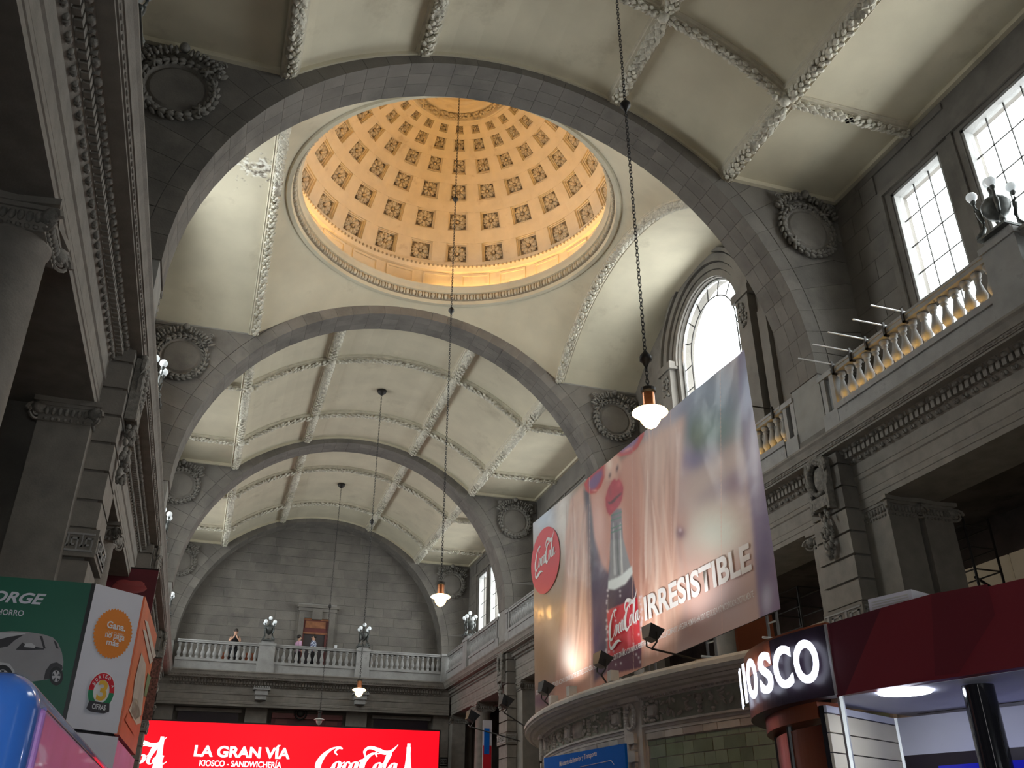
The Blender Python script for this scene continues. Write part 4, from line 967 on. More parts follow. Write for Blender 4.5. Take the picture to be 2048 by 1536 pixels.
# ------------------------------------------------------------------ wreath medallions on the cross walls
md = T('wreath_medallion', 'x', 'medallion', (0, 0, 0), 'carved wreath medallions on the spandrels')
mb = MB(); n = 32; P = [(0, -.05, 0)]
for r_, d_ in ((.42, -.05), (.47, -.02), (.52, -.06), (.56, .0)): P += [(r_*math.cos(2*PI*i/n), d_, r_*math.sin(2*PI*i/n)) for i in range(n)]
mb.add(P, [(0, 1+i, 1+(i+1) % n) for i in range(n)]+[(1+q*n+i, 1+q*n+(i+1) % n, 1+(q+1)*n+(i+1) % n, 1+(q+1)*n+i) for q in range(3) for i in range(n)])
mb.build('disc', 'stone_b', md, smooth=False, local=True)
wl = MB(); random.seed(3)
for i in range(28):
    t = 2*PI*i/28; rad = Vector((math.cos(t), 0, math.sin(t))); tan = Vector((-math.sin(t), 0, math.cos(t)))
    for k in (-1, 0, 1): wl.ell(rad*(.60+k*.055)+Vector((0, -.07+abs(k)*.03, 0)), (tan+rad*k*.4).normalized()*.085, rad*.04, Vector((0, .05, 0)), 6, 4)
for i in range(4):
    t = PI/4+PI/2*i; rad = Vector((math.cos(t), 0, math.sin(t))); tan = Vector((-math.sin(t), 0, math.cos(t)))
    for k in (-1, 1): wl.obox(rad*.60+Vector((0, -.11, 0)), (rad+tan*k*.7).normalized()*.11, (tan-rad*k*.7).normalized()*.022, Vector((0, .03, 0)))
wl.build('wreath', 'carved', md, smooth=True, local=True)
cr = MB(); cr.sph((0, -.14, .84), .09, 10, 7)
for s in (-1, 1):
    for q in range(9):
        t = PI/2-s*(.16+q*.11); rad = Vector((math.cos(t), 0, math.sin(t))); tan = Vector((-math.sin(t), 0, math.cos(t)))
        cr.ell(rad*.80+Vector((0, -.10, 0)), rad*.10, tan*.035, Vector((0, .06, 0)), 6, 4); cr.sph(rad*(.72+.1*(q % 2))+Vector((0, -.14, 0)), .04, 6, 4)
    volute(cr, Vector((s*.62, -.10, .66)), (s, 0, 0), 1, .09, .025)
cr.build('crest', 'carved', md, smooth=True, local=True)
first = True
for wn, y in (('near arch', YK[2]), ('arch beyond the dome', YK[3]), ('third arch', YK[4]), ('end wall arch', YE)):
    for s in (-1, 1):
        lb = 'carved stone wreath medallion on the %s of the %s' % ('left' if s < 0 else 'right', wn); loc = (XC+s*(6.14 if y != YK[3] else 6.08), y-.075, 11.30)
        if first: md.location = loc; md['label'] = lb; first = False
        else: copy_tree(md, loc, lb)

# ------------------------------------------------------------------ pendant lamps
def chain(mb, x, y, z0, z1, link=.075):
    n = int((z1-z0)/(link*.72)); 
    for i in range(n):
        z = z0+(i+.5)*(z1-z0)/n; pts = []
        for k in range(8):
            a = 2*PI*k/8; u = .020*math.cos(a); v = link*.5*math.sin(a); pts.append((x+(u if i % 2 else 0), y+(0 if i % 2 else u), z+v))
        mb.tube(pts, .006, 4, closed=True)
    return mb
def pendant(x, y, zs_, ztop, zk, label, lit=True, rose=True):
    r = T('pendant_lamp', label, 'lamp', (x, y, zs_), 'chain-hung globe lamps along the hall')
    chain(MB(), x, y, zs_+.30, ztop).build('chain', 'iron', r)
    mb = MB()
    for z in zk: mb.lathe([(0, z+.16), (.02, z+.12), (.07, z+.05), (.07, z), (.045, z-.02), (.02, z-.08), (0, z-.12)], (x, y, 0), 10)
    mb.build('chain_finial', 'iron', r, smooth=True)
    MB().lathe([(0, zs_+.30), (.085, zs_+.29), (.085, zs_+.25), (.07, zs_+.23)], (x, y, 0), 16).build('cap', 'iron', r)
    MB().lathe([(.068, zs_+.24), (.07, zs_+.05), (.075, zs_+.03)], (x, y, 0), 16).build('gallery', 'copper' if lit else 'iron', r, smooth=True)
    MB().lathe([(.07, zs_+.045), (.14, zs_+.03), (.19, zs_+.005), (.20, zs_-.01), (.19, zs_-.02), (.12, zs_-.03)], (x, y, 0), 24).build('shade', 'lampshade' if lit else 'shade_off', r, smooth=True)
    MB().lathe([(.115, zs_-.02), (.12, zs_-.06), (.105, zs_-.11), (.065, zs_-.17), (0, zs_-.205)], (x, y, 0), 20).build('globe', 'lampglass' if lit else 'shade_off', r, smooth=True)
    if rose: MB().lathe([(0, ztop-.18), (.05, ztop-.14), (.14, ztop-.06), (.17, ztop+.02), (0, ztop+.05)], (x, y, 0), 14).build('ceiling_rose', 'iron', r, smooth=True)
pendant(4.2, 7.94, 4.30, 13.93, [8.85, 4.95], 'large glowing pendant lamp hanging nearest, in front of the billboard')
pendant(4.2, 17.45, 4.56, 19.15, [14.68, 11.34], 'glowing pendant lamp on the chain from the dome centre')
pendant(4.2, 27.1, 4.18, 13.93, [9.25], 'glowing pendant lamp in front of the far end balustrade')
pendant(4.2, 36.3, 4.45, 13.93, [8.7], 'small unlit pendant lamp just above the red screen', lit=False)

# ------------------------------------------------------------------ far end lower wall
le = T('wall_end_lower', 'shadowed lower end wall with pilasters and dark slabs for openings above the red screen', 'wall', (4.2, 41, 2), kind='structure')
MB().box(-3.2, 12, YE+.25, YE+.6, -1.6, 6.4).build('wall_core', 'stone_c', le)
for x0, x1 in ((1.65, 2.55), (5.85, 6.75), (-1.9, -1.2), (9.7, 10.4)): MB().box(x0, x1, YE-.1, YE+.25, -1.6, 5.34).build('pilaster', 'trimstone', le)
for x0, x1 in ((-1.0, 1.4), (7.1, 9.5)):
    MB().box(x0, x1, YE+.1, YE+.2, 1.0, 5.15).build('dark_opening_slab', 'kiosk_dark', le); MB().box(x0-.1, x1+.1, YE+.0, YE+.25, 5.15, 5.28).build('lintel', 'trimstone', le)  # solid slabs, the darkness inside the openings is put into their colour
MB().box(2.75, 5.7, YE+.02, YE+.2, 1, 5.0).build('portal_panel', 'poster_red', le)
MB().box(2.75, 5.7, YE-.1, YE+.2, 5.0, 5.2).box(2.9, 3.4, YE-.05, YE+.2, 4.7, 4.95).box(5.0, 5.5, YE-.05, YE+.2, 4.7, 4.95).build('portal_cornice', 'reddoor', le)
em = MB()
for q in range(20): t = 2*PI*q/20; em.ell((3.92+.24*math.cos(t), YE-.14, 5.22+.24*math.sin(t)), (.05, 0, 0), (0, .05, 0), (0, 0, .05), 5, 4)
em.ell((3.92, YE-.12, 5.22), (.17, 0, 0), (0, .08, 0), (0, 0, .17), 8, 5); em.build('round_emblem', 'iron', le, smooth=True)
for xc, nm in ((2.165, 'left'), (6.3, 'right')):
    cb = T('bracket', 'carved stone bracket under the %s pedestal of the far balcony' % nm, 'bracket', (xc, 40.2, 5.7), kind='structure')
    MB().box(xc-.34, xc+.34, 39.95, 40.5, 5.98, 6.06).box(xc-.26, xc+.26, 40.02, 40.5, 5.78, 5.98).box(xc-.22, xc+.22, 40.08, 40.5, 5.6, 5.78).build('corbel', 'railstone', cb)
    t_ = MB()
    for q in range(9): t_.box(xc-.32+q*.073, xc-.285+q*.073, 39.92, 40.1, 6.05, 6.11)
    t_.build('dentils', 'railstone', cb, kind='stuff')
# ------------------------------------------------------------------ lettering helpers
def text_obj(s, name, mt, parent, origin, xdir, ydir, width=None, height=None, bold=.0, shear=0., ext=.004, spacing=1.0, align='LEFT', lift=.006):
    cu = bpy.data.curves.new(name, 'FONT'); cu.body = s; cu.size = 1; cu.offset = bold; cu.shear = shear; cu.extrude = 0; cu.space_character = spacing
    tmp = bpy.data.objects.new(name, cu); C.objects.link(tmp); bpy.context.view_layer.update()
    dg = bpy.context.evaluated_depsgraph_get(); me = bpy.data.meshes.new_from_object(tmp.evaluated_get(dg)); bpy.data.objects.remove(tmp)
    co = np.empty(len(me.vertices)*3); me.vertices.foreach_get('co', co); co = co.reshape(-1, 3)
    x0, y0 = co[:, 0].min(), min(0, co[:, 1].min()) if False else co[:, 1].min(); x1, y1 = co[:, 0].max(), co[:, 1].max()
    sx = (width/(x1-x0)) if width else None; sy_ = (height/(y1-y0)) if height else None
    if sx is None: sx = sy_
    if sy_ is None: sy_ = sx
    X = Vector(xdir).normalized(); Y = Vector(ydir).normalized(); N = X.cross(Y); O = Vector(origin)+N*lift
    L = Vector(parent['_o']) if parent is not None else Vector((0, 0, 0))
    for v in me.vertices:
        q = O+X*((v.co.x-(x0 if align == 'LEFT' else (x0+x1)/2))*sx)+Y*((v.co.y-y0)*sy_)-L; v.co = q
    me.materials.clear(); me.materials.append(M[mt]); o = bpy.data.objects.new(name, me); C.objects.link(o); o.parent = parent
    return o
def catmull(pts, n=8):
    P = [Vector(p) for p in pts]; P = [P[0]*2-P[1]]+P+[P[-1]*2-P[-2]]; out = []
    for i in range(1, len(P)-2):
        a, b, c, d = P[i-1:i+3]
        for k in range(n):
            t = k/n; out.append(.5*((2*b)+(-a+c)*t+(2*a-5*b+4*c-d)*t*t+(-a+3*b-3*c+d)*t**3))
    out.append(P[-2]); return out
def strokes(mb, S, to3):
    """calligraphic strokes: each a list of (x, y, half width)"""
    for st in S:
        q = catmull([(x, y, w_) for x, y, w_ in st]); n = len(q); P = []
        for i, p in enumerate(q):
            t = Vector((q[min(i+1, n-1)].x-q[max(i-1, 0)].x, q[min(i+1, n-1)].y-q[max(i-1, 0)].y)); t.normalize(); nx, ny = -t.y, t.x; w_ = max(.03, p.z*1.25)
            P.append(to3(p.x+nx*w_, p.y+ny*w_)); P.append(to3(p.x-nx*w_, p.y-ny*w_))
        mb.add(P, [(2*i, 2*i+1, 2*i+3, 2*i+2) for i in range(n-1)])
    return mb
# flowing script wordmark, authored on a 10 x 4 field
def oval(cx, cy_, rx, ry, sl=.28, w0=.05, w1=.17):
    return [(cx+rx*math.cos(t)+sl*ry*math.sin(t), cy_+ry*math.sin(t), w0+(w1-w0)*abs(math.cos(t-.2))**1.5) for t in [PI*.35+2*PI*k/12 for k in range(14)]]
SCRIPT = [
 [(2.55, 2.35, .05), (2.25, 2.75, .08), (2.6, 3.25, .10), (3.05, 3.2, .05), (2.75, 3.4, .05), (1.9, 3.15, .10), (1.05, 2.3, .2), (.55, 1.3, .27), (.5, .45, .24), (.95, .05, .14), (1.55, .25, .07), (2.1, .8, .03)],
 [(.62, .3, .05), (.35, -.25, .10), (.55, -.85, .14), (1.25, -.95, .20), (2.2, -.72, .22), (3.1, -.62, .12), (4.0, -.9, .03)],
 oval(2.55, .85, .34, .62), [(2.75, 1.42, .05), (3.1, 1.25, .06), (3.45, 1.45, .04)],
 [(4.02, 1.22, .10), (3.95, 1.45, .06), (3.7, 1.35, .08), (3.42, .85, .17), (3.42, .4, .14), (3.7, .25, .06), (4.15, .65, .03)],
 oval(4.45, .85, .32, .60), [(4.98, 1.5, .10), (4.82, .95, .13), (4.78, .45, .13), (5.0, .25, .07), (5.35, .55, .03)],
 [(5.05, 1.55, .06), (5.4, 1.75, .10), (5.75, 1.72, .05)],
 [(7.15, 2.25, .05), (6.95, 2.75, .08), (7.35, 3.15, .1), (7.75, 2.85, .07), (7.3, 2.7, .05), (6.6, 2.65, .12), (5.95, 2.05, .20), (5.5, 1.2, .26), (5.5, .4, .24), (5.95, 0, .14), (6.55, .2, .07), (7.0, .7, .03)],
 [(5.9, 2.0, .06), (5.65, 2.9, .12), (6.2, 3.45, .16), (7.1, 3.25, .20), (8.0, 2.85, .22), (8.75, 3.05, .14), (9.3, 3.65, .06), (9.55, 4.0, .02)],
 oval(7.25, .85, .33, .60), [(7.5, 1.4, .04), (7.8, 1.3, .05), (8.1, 1.6, .04)],
 [(8.1, .9, .05), (8.5, 2.0, .10), (8.75, 2.75, .12), (8.55, 2.95, .05), (8.3, 2.3, .12), (8.1, 1.2, .15), (8.05, .5, .13), (8.3, .25, .06), (8.6, .5, .03)],
 oval(9.0, .85, .30, .58), [(9.5, 1.45, .10), (9.35, .95, .12), (9.33, .45, .12), (9.55, .25, .07), (9.95, .6, .03)]]
def wordmark(name, mt, parent, origin, xdir, ydir, width, height, lift=.008):
    X = Vector(xdir).normalized(); Y = Vector(ydir).normalized(); N = X.cross(Y); O = Vector(origin)+N*lift
    return strokes(MB(), SCRIPT, lambda x, y: O+X*(x/10*width)+Y*((y+1)/5*height)).build(name, mt, parent)
def flat(pts, name, mt, parent, lift=None, th=.003):
    """flat print: polygon of 3D points (convex or simple), triangulated"""
    bm = bmesh.new(); vs = [bm.verts.new(p) for p in pts]; es = [bm.edges.new((vs[i], vs[(i+1) % len(vs)])) for i in range(len(vs))]
    bmesh.ops.triangle_fill(bm, edges=es, use_beauty=True); bm.verts.index_update()
    mb = MB().add([tuple(v.co) for v in bm.verts], [tuple(v.index for v in f.verts) for f in bm.faces]); bm.free(); return mb.build(name, mt, parent)

# ------------------------------------------------------------------ red LED screen at the far end
YS = 39.3; rt_ = onY(879, 1456, YS)
SB = 2.2
sc = T('led_screen', 'long glowing red advertising screen reading LA GRAN VIA across the far end', 'screen', (4, YS, SB))
x0s, x1s, z1s = -2.35, rt_.x, onY(600, 1452, YS).z
MB().box(x0s-.06, x1s+.06, YS+.02, YS+.3, SB-.06, z1s+.06).build('housing', 'black', sc)
MB().box(x0s, x1s, YS, YS+.03, SB, z1s).build('display', 'redled', sc)
NX, NZ = Vector((1, 0, 0)), Vector((0, 0, 1))
def sp(x, y): return onY(x, y, YS-.012)
a, b = sp(387, 1513), sp(579, 1518); text_obj('LA GRAN VÍA', 'lettering', 'whiteled', sc, a, NX, NZ, width=b.x-a.x, height=sp(480, 1489).z-sp(480, 1517).z, bold=.035)
a, b = sp(398, 1532), sp(562, 1537); text_obj('KIOSCO - SANDWICHERÍA', 'lettering', 'whiteled', sc, a, NX, NZ, width=b.x-a.x, height=.27, bold=.02)
a, b = sp(625, 1560), sp(800, 1560); wordmark('script_logo', 'whiteled', sc, (a.x, YS-.01, a.z), NX, NZ, b.x-a.x, sp(700, 1486).z-a.z)
a = sp(232, 1545); wordmark('script_logo', 'whiteled', sc, (sp(128, 1545).x, YS-.01, a.z), NX, NZ, b.x-sp(625, 1560).x, sp(300, 1473).z-a.z)
def bottle(px, top, s_):
    c = sp(px, top); P = []
    prof = [(.0, 0), (.035, 0), (.035, -.06), (.045, -.08), (.045, -.2), (.06, -.4), (.105, -.62), (.125, -.82), (.12, -.98), (.10, -1.15), (.115, -1.4), (.115, -1.7), (.0, -1.7)]
    P = [(c.x+x*s_, YS-.012, c.z+z*s_) for x, z in prof[1:-1]]+[(c.x-x*s_, YS-.012, c.z+z*s_) for x, z in prof[1:-1][::-1]]
    flat(P, 'bottle_silhouette', 'whiteled', sc)
bottle(818, 1487, 1.95); bottle(325, 1473, 1.95)

# ------------------------------------------------------------------ posters hung on the left
r = T('poster', 'dark red hanging poster showing a mouth, above the white kiosk panel', 'poster', (-1.95, 20.9, 5.4))
a, b = onY(215, 1133, 20.9), onY(318, 1140, 20.9)
MB().box(a.x, b.x, 20.9, 20.93, 3.2, a.z).build('sheet', 'poster_red', r)
cx = (a.x+b.x)/2
lip = MB()
lip.ell((cx, 20.89, a.z-.42), (.36, 0, 0), (0, .012, 0), (0, 0, .13), 14, 6); lip.ell((cx-.12, 20.885, a.z-.33), (.18, 0, 0), (0, .012, 0), (0, 0, .07), 10, 5); lip.ell((cx+.12, 20.885, a.z-.33), (.18, 0, 0), (0, .012, 0), (0, 0, .07), 10, 5)
lip.build('mouth_print', 'poster_lip', r)
MB().tube([(a.x, 20.915, a.z+.02), (b.x, 20.915, a.z+.02)], .02, 6).build('rod', 'iron', r)
r = T('poster', 'brown and red patterned hanging poster lower on the left, beside the red screen', 'poster', (-2, 30.3, 3.6))
MB().box(-2.5, -1.46, 30.3, 30.33, 3.5, 5.3).build('sheet', 'poster_b', r); MB().tube([(-2.5, 30.315, 5.32), (-1.46, 30.315, 5.32)], .02, 6).build('rod', 'iron', r)
r = T('poster', 'bright light-blue and red upright poster behind the far right columns', 'poster', (11.5, 34.3, 3)); 
pa = onY(966, 1440, 34.5); pb = onY(979, 1440, 34.5)
MB().box(pa.x, pb.x+.1, 34.5, 34.53, 1.4, pa.z).build('sheet', 'offwhite', r); MB().box(pa.x+.02, pb.x+.08, 34.48, 34.5, 1.4, pa.z-.9).build('red_print', 'red', r); MB().box(pa.x+.05, pb.x-.0, 34.475, 34.49, pa.z-1.2, pa.z-.3).build('blue_print', 'bluesign', r)

# ------------------------------------------------------------------ left kiosk with advertising panels
G1 = Vector((-.806, 6.45, 0)); W1 = Vector((-.505, 6.71, 0)); O1 = Vector((-.458, 8.04, 0)); G0 = Vector((-2.4, 6.45, 0))
k = T('advertising_kiosk', 'square kiosk clad in a green car panel, white sticker panel and orange panel', 'kiosk', (-1.4, 7.2, -1.6))
ZB, ZT = .70, 1.585
def panel(a, b, z0, z1, name, mt, th=.03):
    d = (b-a).normalized(); nrm = Vector((d.y, -d.x, 0)); return MB().prism([(a.x, a.y, z0), (b.x, b.y, z0), (b.x, b.y, z1), (a.x, a.y, z1)], -nrm*th).build(name, mt, k)
MB().prism([(G0.x, G0.y+.04, -1.6), (G1.x-.02, G1.y+.04, -1.6), (W1.x-.035, W1.y+.03, -1.6), (O1.x-.04, O1.y-.03, -1.6), (G0.x, O1.y, -1.6)], (0, 0, ZT+1.58)).build('body', 'black', k)
gp = panel(G0, G1-Vector((.025, 0, 0)), ZB-.1, ZT, 'green_panel', 'greenpanel')
MB().box(G1.x-.025, G1.x, G1.y-.005, G1.y+.03, ZB-.1, ZT).build('corner_strip', 'black', k)
wp = panel(G1, W1-Vector((.012, .01, 0)), ZB-.015, ZT, 'white_panel', 'offwhite')
wl_ = panel(G1, W1, -1.6, ZB-.035, 'lower_white_panel', 'offwhite')
# orange panel: pointed outline
d_o = (O1-W1); far_top = ZT-.045
MB().prism([(W1.x, W1.y, ZB-.02), (O1.x, O1.y, ZB-.03), (O1.x, O1.y, ZT+.0), (W1.x, W1.y, ZT)], (-.03, 0, 0)).build('orange_panel', 'orange2', k)
MB().prism([(W1.x, W1.y, -1.6), (O1.x, O1.y, -1.6), (O1.x, O1.y, ZB-.06), (W1.x, W1.y, ZB-.05)], (-.03, 0, 0)).build('lower_pink_panel', 'pinkplastic', k)
on_ = Vector((d_o.y, -d_o.x, 0)).normalized()
def og(x, y, l=.004): return onP(x, y, W1+on_*l, on_)
for nm, pts, mt in (('bread_print', [(283, 1305), (292, 1330), (287, 1390), (283, 1430), (270, 1440), (262, 1425), (270, 1360)], 'terracotta'), ('bread_print', [(268, 1395), (276, 1400), (282, 1445), (272, 1450), (258, 1420)], 'slat'),
                    ('leaf_print', [(296, 1345), (302, 1355), (292, 1395), (288, 1390)], 'greenink'), ('shadow_print', [(256, 1425), (276, 1452), (268, 1470), (250, 1440)], 'orange2')):
    flat([og(x, y) for x, y in pts], nm, mt, k)
strk = MB()
for (a, b, c_, d_) in ((290, 1240, 312, 1315), (286, 1258, 306, 1325)):
    strk.add([og(a, b), og(a+6, b+4), og(c_, d_-3), og(c_-6, d_+3)], [(0, 1, 2, 3)])
strk.build('lettering', 'terra_b', k)
# green panel art (drawn on the plane y = 6.45)
def gg(x, y, l=.006): return onY(x, y, 6.45-l)
fc = lambda L: [(a/3.782, 1130+b/3.782) for a, b in L]
body = [(-330, 760), (-300, 690), (-180, 640), (-90, 560), (0, 506), (90, 500), (200, 505), (330, 525), (400, 548), (440, 590), (468, 660), (480, 730), (474, 790), (440, 845), (350, 868), (220, 885), (100, 880), (-200, 880), (-310, 860)]
flat([gg(x, y) for x, y in fc(body)], 'car_print', 'silver', k)
flat([gg(x, y, .008) for x, y in fc([(-80, 580), (5, 512), (130, 512), (200, 516), (120, 560), (40, 600), (-60, 620)])], 'car_roof_print', 'carlight', k)
flat([gg(x, y, .010) for x, y in fc([(-120, 625), (-40, 572), (60, 545), (185, 525), (110, 570), (60, 615), (-60, 640)])], 'windscreen_print', 'carglass', k)
flat([gg(x, y, .010) for x, y in fc([(120, 640), (165, 575), (215, 532), (300, 536), (330, 632)])], 'car_window_print', 'silver', k)
flat([gg(x, y, .010) for x, y in fc([(300, 536), (320, 538), (345, 632), (328, 632)])], 'car_pillar_print', 'carglass', k)
flat([gg(x, y, .010) for x, y in fc([(336, 545), (400, 562), (432, 632), (350, 630)])], 'car_window_print', 'silver', k)
flat([gg(x, y, .011) for x, y in fc([(404, 566), (426, 585), (444, 634), (424, 630)])], 'car_window_print', 'carglass', k)
flat([gg(x, y, .012) for x, y in fc([(118, 642), (170, 585), (190, 600), (300, 625), (335, 632), (332, 640), (200, 645)])], 'mirror_shadow_print', 'carglass', k)
flat([gg(x, y, .014) for x, y in fc([(178, 620), (195, 592), (240, 590), (268, 612), (262, 628)])], 'mirror_print', 'carlight', k)
def wheel(cx_, cy_, rx, ry):
    e = lambda f_, l: [gg(x, y, l) for x, y in fc([(cx_+rx*f_*math.cos(t), cy_+ry*f_*math.sin(t)) for t in [2*PI*i/28 for i in range(28)]])]
    flat(e(1, .011), 'tyre_print', 'black', k); flat(e(.62, .013), 'rim_print', 'carlight', k)
    for q in range(5):
        t = 2*PI*q/5+.3; L = [(cx_+rx*.6*math.cos(t+o), cy_+ry*.6*math.sin(t+o)) for o in (.35, .95)]+[(cx_+rx*.18*math.cos(t+.65), cy_+ry*.18*math.sin(t+.65))]
        flat([gg(x, y, .015) for x, y in fc(L)], 'spoke_gap_print', 'black', k)
wheel(425, 840, 52, 72); wheel(20, 850, 80, 95)
flat([gg(x, y, .009) for x, y in fc([(330, 868), (345, 800), (385, 745), (430, 735), (470, 760), (474, 780), (440, 850)])], 'wheel_arch_print', 'carglass', k)
flat([gg(x, y, .009) for x, y in fc([(-80, 860), (-60, 780), (0, 735), (70, 745), (110, 800), (112, 860)])], 'wheel_arch_print', 'carlight', k)
a, b = gg(-33, 1211), gg(88, 1215)
text_obj('JORGE', 'lettering', 'offwhite', k, gg(-42, 1208), (1, 0, 0), (0, 0, 1), width=gg(88, 1212).x-gg(-42, 1208).x, height=gg(60, 1185).z-gg(60, 1214).z, bold=.03, shear=.3)
text_obj('DE AHORRO', 'lettering', 'offwhite', k, gg(-40, 1227), (1, 0, 0), (0, 0, 1), width=gg(47, 1230).x-gg(-40, 1227).x, height=gg(20, 1218).z-gg(20, 1229.5).z, bold=.01)
# white panel stickers
dW = (W1-G1).normalized(); nW = Vector((dW.y, -dW.x, 0))
def wg(x, y, l=.005): return onP(x, y, G1+nW*l, nW)
c_ = wg(226, 1267); Rx = .5*(wg(264, 1270)-wg(190, 1262)).length; Rz = .088
def disc(c, R, Rz_, n, l, nm, mt, jag=0, a0=0, a1=2*PI, r_in=0):
    P = []
    if r_in == 0:
        for i in range(n): t = a0+(a1-a0)*i/n; f_ = 1-(jag if i % 2 else 0); P.append(c+dW*R*f_*math.cos(t)+NZ*Rz_*f_*math.sin(t)+nW*l)
        flat(P, nm, mt, k)
    else:
        mb = MB()
        for i in range(n+1):
            t = a0+(a1-a0)*i/n
            for f_ in (1, r_in): mb.v.append(tuple(c+dW*R*f_*math.cos(t)+NZ*Rz_*f_*math.sin(t)+nW*l))
        mb.f = [(2*i, 2*i+1, 2*i+3, 2*i+2) for i in range(n)]; mb.build(nm, mt, k)
R1 = .165; c1 = wg(226, 1267); disc(c1, .150, R1, 80, .002, 'orange_badge', 'orange', .07)
def wtext(s, x, y, h, w_, mt='white', bold=.03):
    text_obj(s, 'lettering', mt, k, wg(x, y, .0)-dW*w_/2, dW, NZ, width=w_, height=h, bold=bold, lift=.012)
wtext('Gana,', 229, 1262, .055, .145, bold=.025); wtext('Y SI QUIERE', 229, 1271, .018, .12, 'terra_b', 0); wtext('no paga', 226, 1282, .042, .15, bold=.02); wtext('más', 222, 1292, .038, .095, bold=.02)
c2 = wg(202, 1383)
disc(c2, .100, .122, 40, .002, 'badge_ground', 'white'); disc(c2, .095, .115, 30, .004, 'badge_ring', 'red', r_in=.62, a0=0, a1=PI); disc(c2, .095, .115, 30, .004, 'badge_ring', 'greenink', r_in=.62, a0=PI, a1=2*PI)
flat([c2+dW*x+NZ*z+nW*.007 for x, z in ((-.085, -.115), (-.075, -.065), (.075, -.065), (.085, -.115), (.05, -.13), (-.05, -.13))], 'badge_band', 'carglass', k)
text_obj('3', 'numeral', 'yellow', k, c2-dW*.036-NZ*.058, dW, NZ, width=.072, height=.125, bold=.03, lift=.012)
text_obj('CIFRAS', 'lettering', 'white', k, c2-dW*.05-NZ*.112, dW, NZ, width=.10, height=.032, bold=.015, lift=.012)
for i, ch in enumerate('SORTEO A'):
    if ch == ' ': continue
    t = PI*.86-i*PI*.72/7; pc = c2+dW*.078*math.cos(t)+NZ*.094*math.sin(t); tx = (dW*math.sin(t)-NZ*math.cos(t)); ty = (dW*math.cos(t)+NZ*math.sin(t))
    text_obj(ch, 'lettering', 'white', k, pc-tx*.009-ty*.011, tx, ty, width=.017, height=.022, bold=.02, lift=.012)
# ---- glossy blue and pink rounded booth at the lower left
bt = T('booth', 'glossy rounded booth with blue front and pink side at the lower left corner', 'booth', (-1.1, 4, -1.6))
bx_, by0, by1, bz = -.375, 2.42, 5.6, .385
def rbox(x0, x1, y0, y1, z0, z1, r, seg=6):
    bm = bmesh.new(); bmesh.ops.create_cube(bm, size=1)
    for v in bm.verts: v.co = Vector(((x0+x1)/2+v.co.x*(x1-x0), (y0+y1)/2+v.co.y*(y1-y0), (z0+z1)/2+v.co.z*(z1-z0)))
    bmesh.ops.bevel(bm, geom=list(bm.edges), offset=r, segments=seg, profile=.5, affect='EDGES'); bm.verts.index_update()
    mb = MB().add([tuple(v.co) for v in bm.verts], [tuple(v.index for v in f.verts) for f in bm.faces]); bm.free(); return mb
rbox(bx_-1.3, bx_, by0, by1, -1.6, bz, .085, 8).build('shell', 'blueplastic', bt, smooth=True)
MB().box(bx_-1.19, bx_-.085, by0-.003, by0+.05, -1.5, bz-.085).build('blue_panel', 'blueplastic', bt)
rbox(bx_-.05, bx_+.012, by0+.10, by1-.10, -1.5, bz-.075, .012, 3).build('pink_panel', 'pinkplastic', bt, smooth=False)
MB().tube([(bx_+.006, by0+.11, bz-.078), (bx_+.006, by1-.1, bz-.078)], .006, 6).build('seam_strip', 'edgeplastic', bt)
MB().box(bx_-1.19, bx_-.11, by0-.012, by0-.004, bz-.30, bz-.295).build('blue_seam', 'blueplastic', bt)

# ------------------------------------------------------------------ round tiled pavilion
PC = (16.0, 12.6); PR = 11.05
def pv(r_, a, z): a = math.radians(a); return Vector((PC[0]+r_*math.cos(a), PC[1]+r_*math.sin(a), z))
pav = T('pavilion', 'round terracotta pavilion with carved frieze and green tiles carrying the billboard', 'building', (5.4, 12.6, -1.6), kind='structure')
A0, A1 = 140, 209
def parc(prof, n, a0=A0, a1=A1): return arc_strip(MB(), prof, PC, math.radians(a0), math.radians(a1), n)
parc([(PR-1.0, 2.06), (PR-.35, 2.05), (PR-.02, 1.99), (PR+.02, 1.95), (PR+.02, 1.90), (PR-1.0, 1.90)], 60).build('lead_capping', 'leadroof', pav)
parc([(PR-.6, 1.90), (PR+.0, 1.90), (PR-.01, 1.865), (PR-.05, 1.86), (PR-.08, 1.835), (PR-.12, 1.83), (PR-.15, 1.80), (PR-.24, 1.795), (PR-.27, 1.765), (PR-.33, 1.76), (PR-.335, 1.735), (PR-.6, 1.73)], 60).build('cornice', 'terra_b', pav)
parc([(PR-.8, 1.74), (PR-.36, 1.74), (PR-.36, -1.6), (PR-.8, -1.6)], 60).build('wall_drum', 'terra_c', pav)
parc([(PR-.5, 1.445), (PR-.30, 1.445), (PR-.30, 1.42), (PR-.325, 1.415), (PR-.325, 1.385), (PR-.335, 1.38), (PR-.335, 1.345), (PR-.5, 1.345)], 60).build('string_course', 'terra_b', pav)
roof = MB(); n = 24; P = [pv(PR-.9, A0+(A1-A0)*i/n, 1.95) for i in range(n+1)]
roof.prism([tuple(p) for p in P]+[(10.25, 7.2, 1.95), (10.25, 19.6, 1.95)], (0, 0, .06)).build('roof', 'leadroof', pav)
ed = MB()
for i in range(int((A1-A0)/.42)):
    a = A0+i*.42; ed.obox(pv(PR-.10, a, 1.842), (pv(1, a, 0)-pv(0, a, 0))*.02, (pv(1, a+90, 0)-pv(0, a, 0))*.022, NZ*.012)
    c = pv(PR-.285, a, 1.755); ed.ell(c, (.02, 0, 0), (0, .028, 0), (0, 0, .018), 5, 3)
ed.build('cornice_carving', 'terra_c', pav, kind='stuff')
seg = MB()
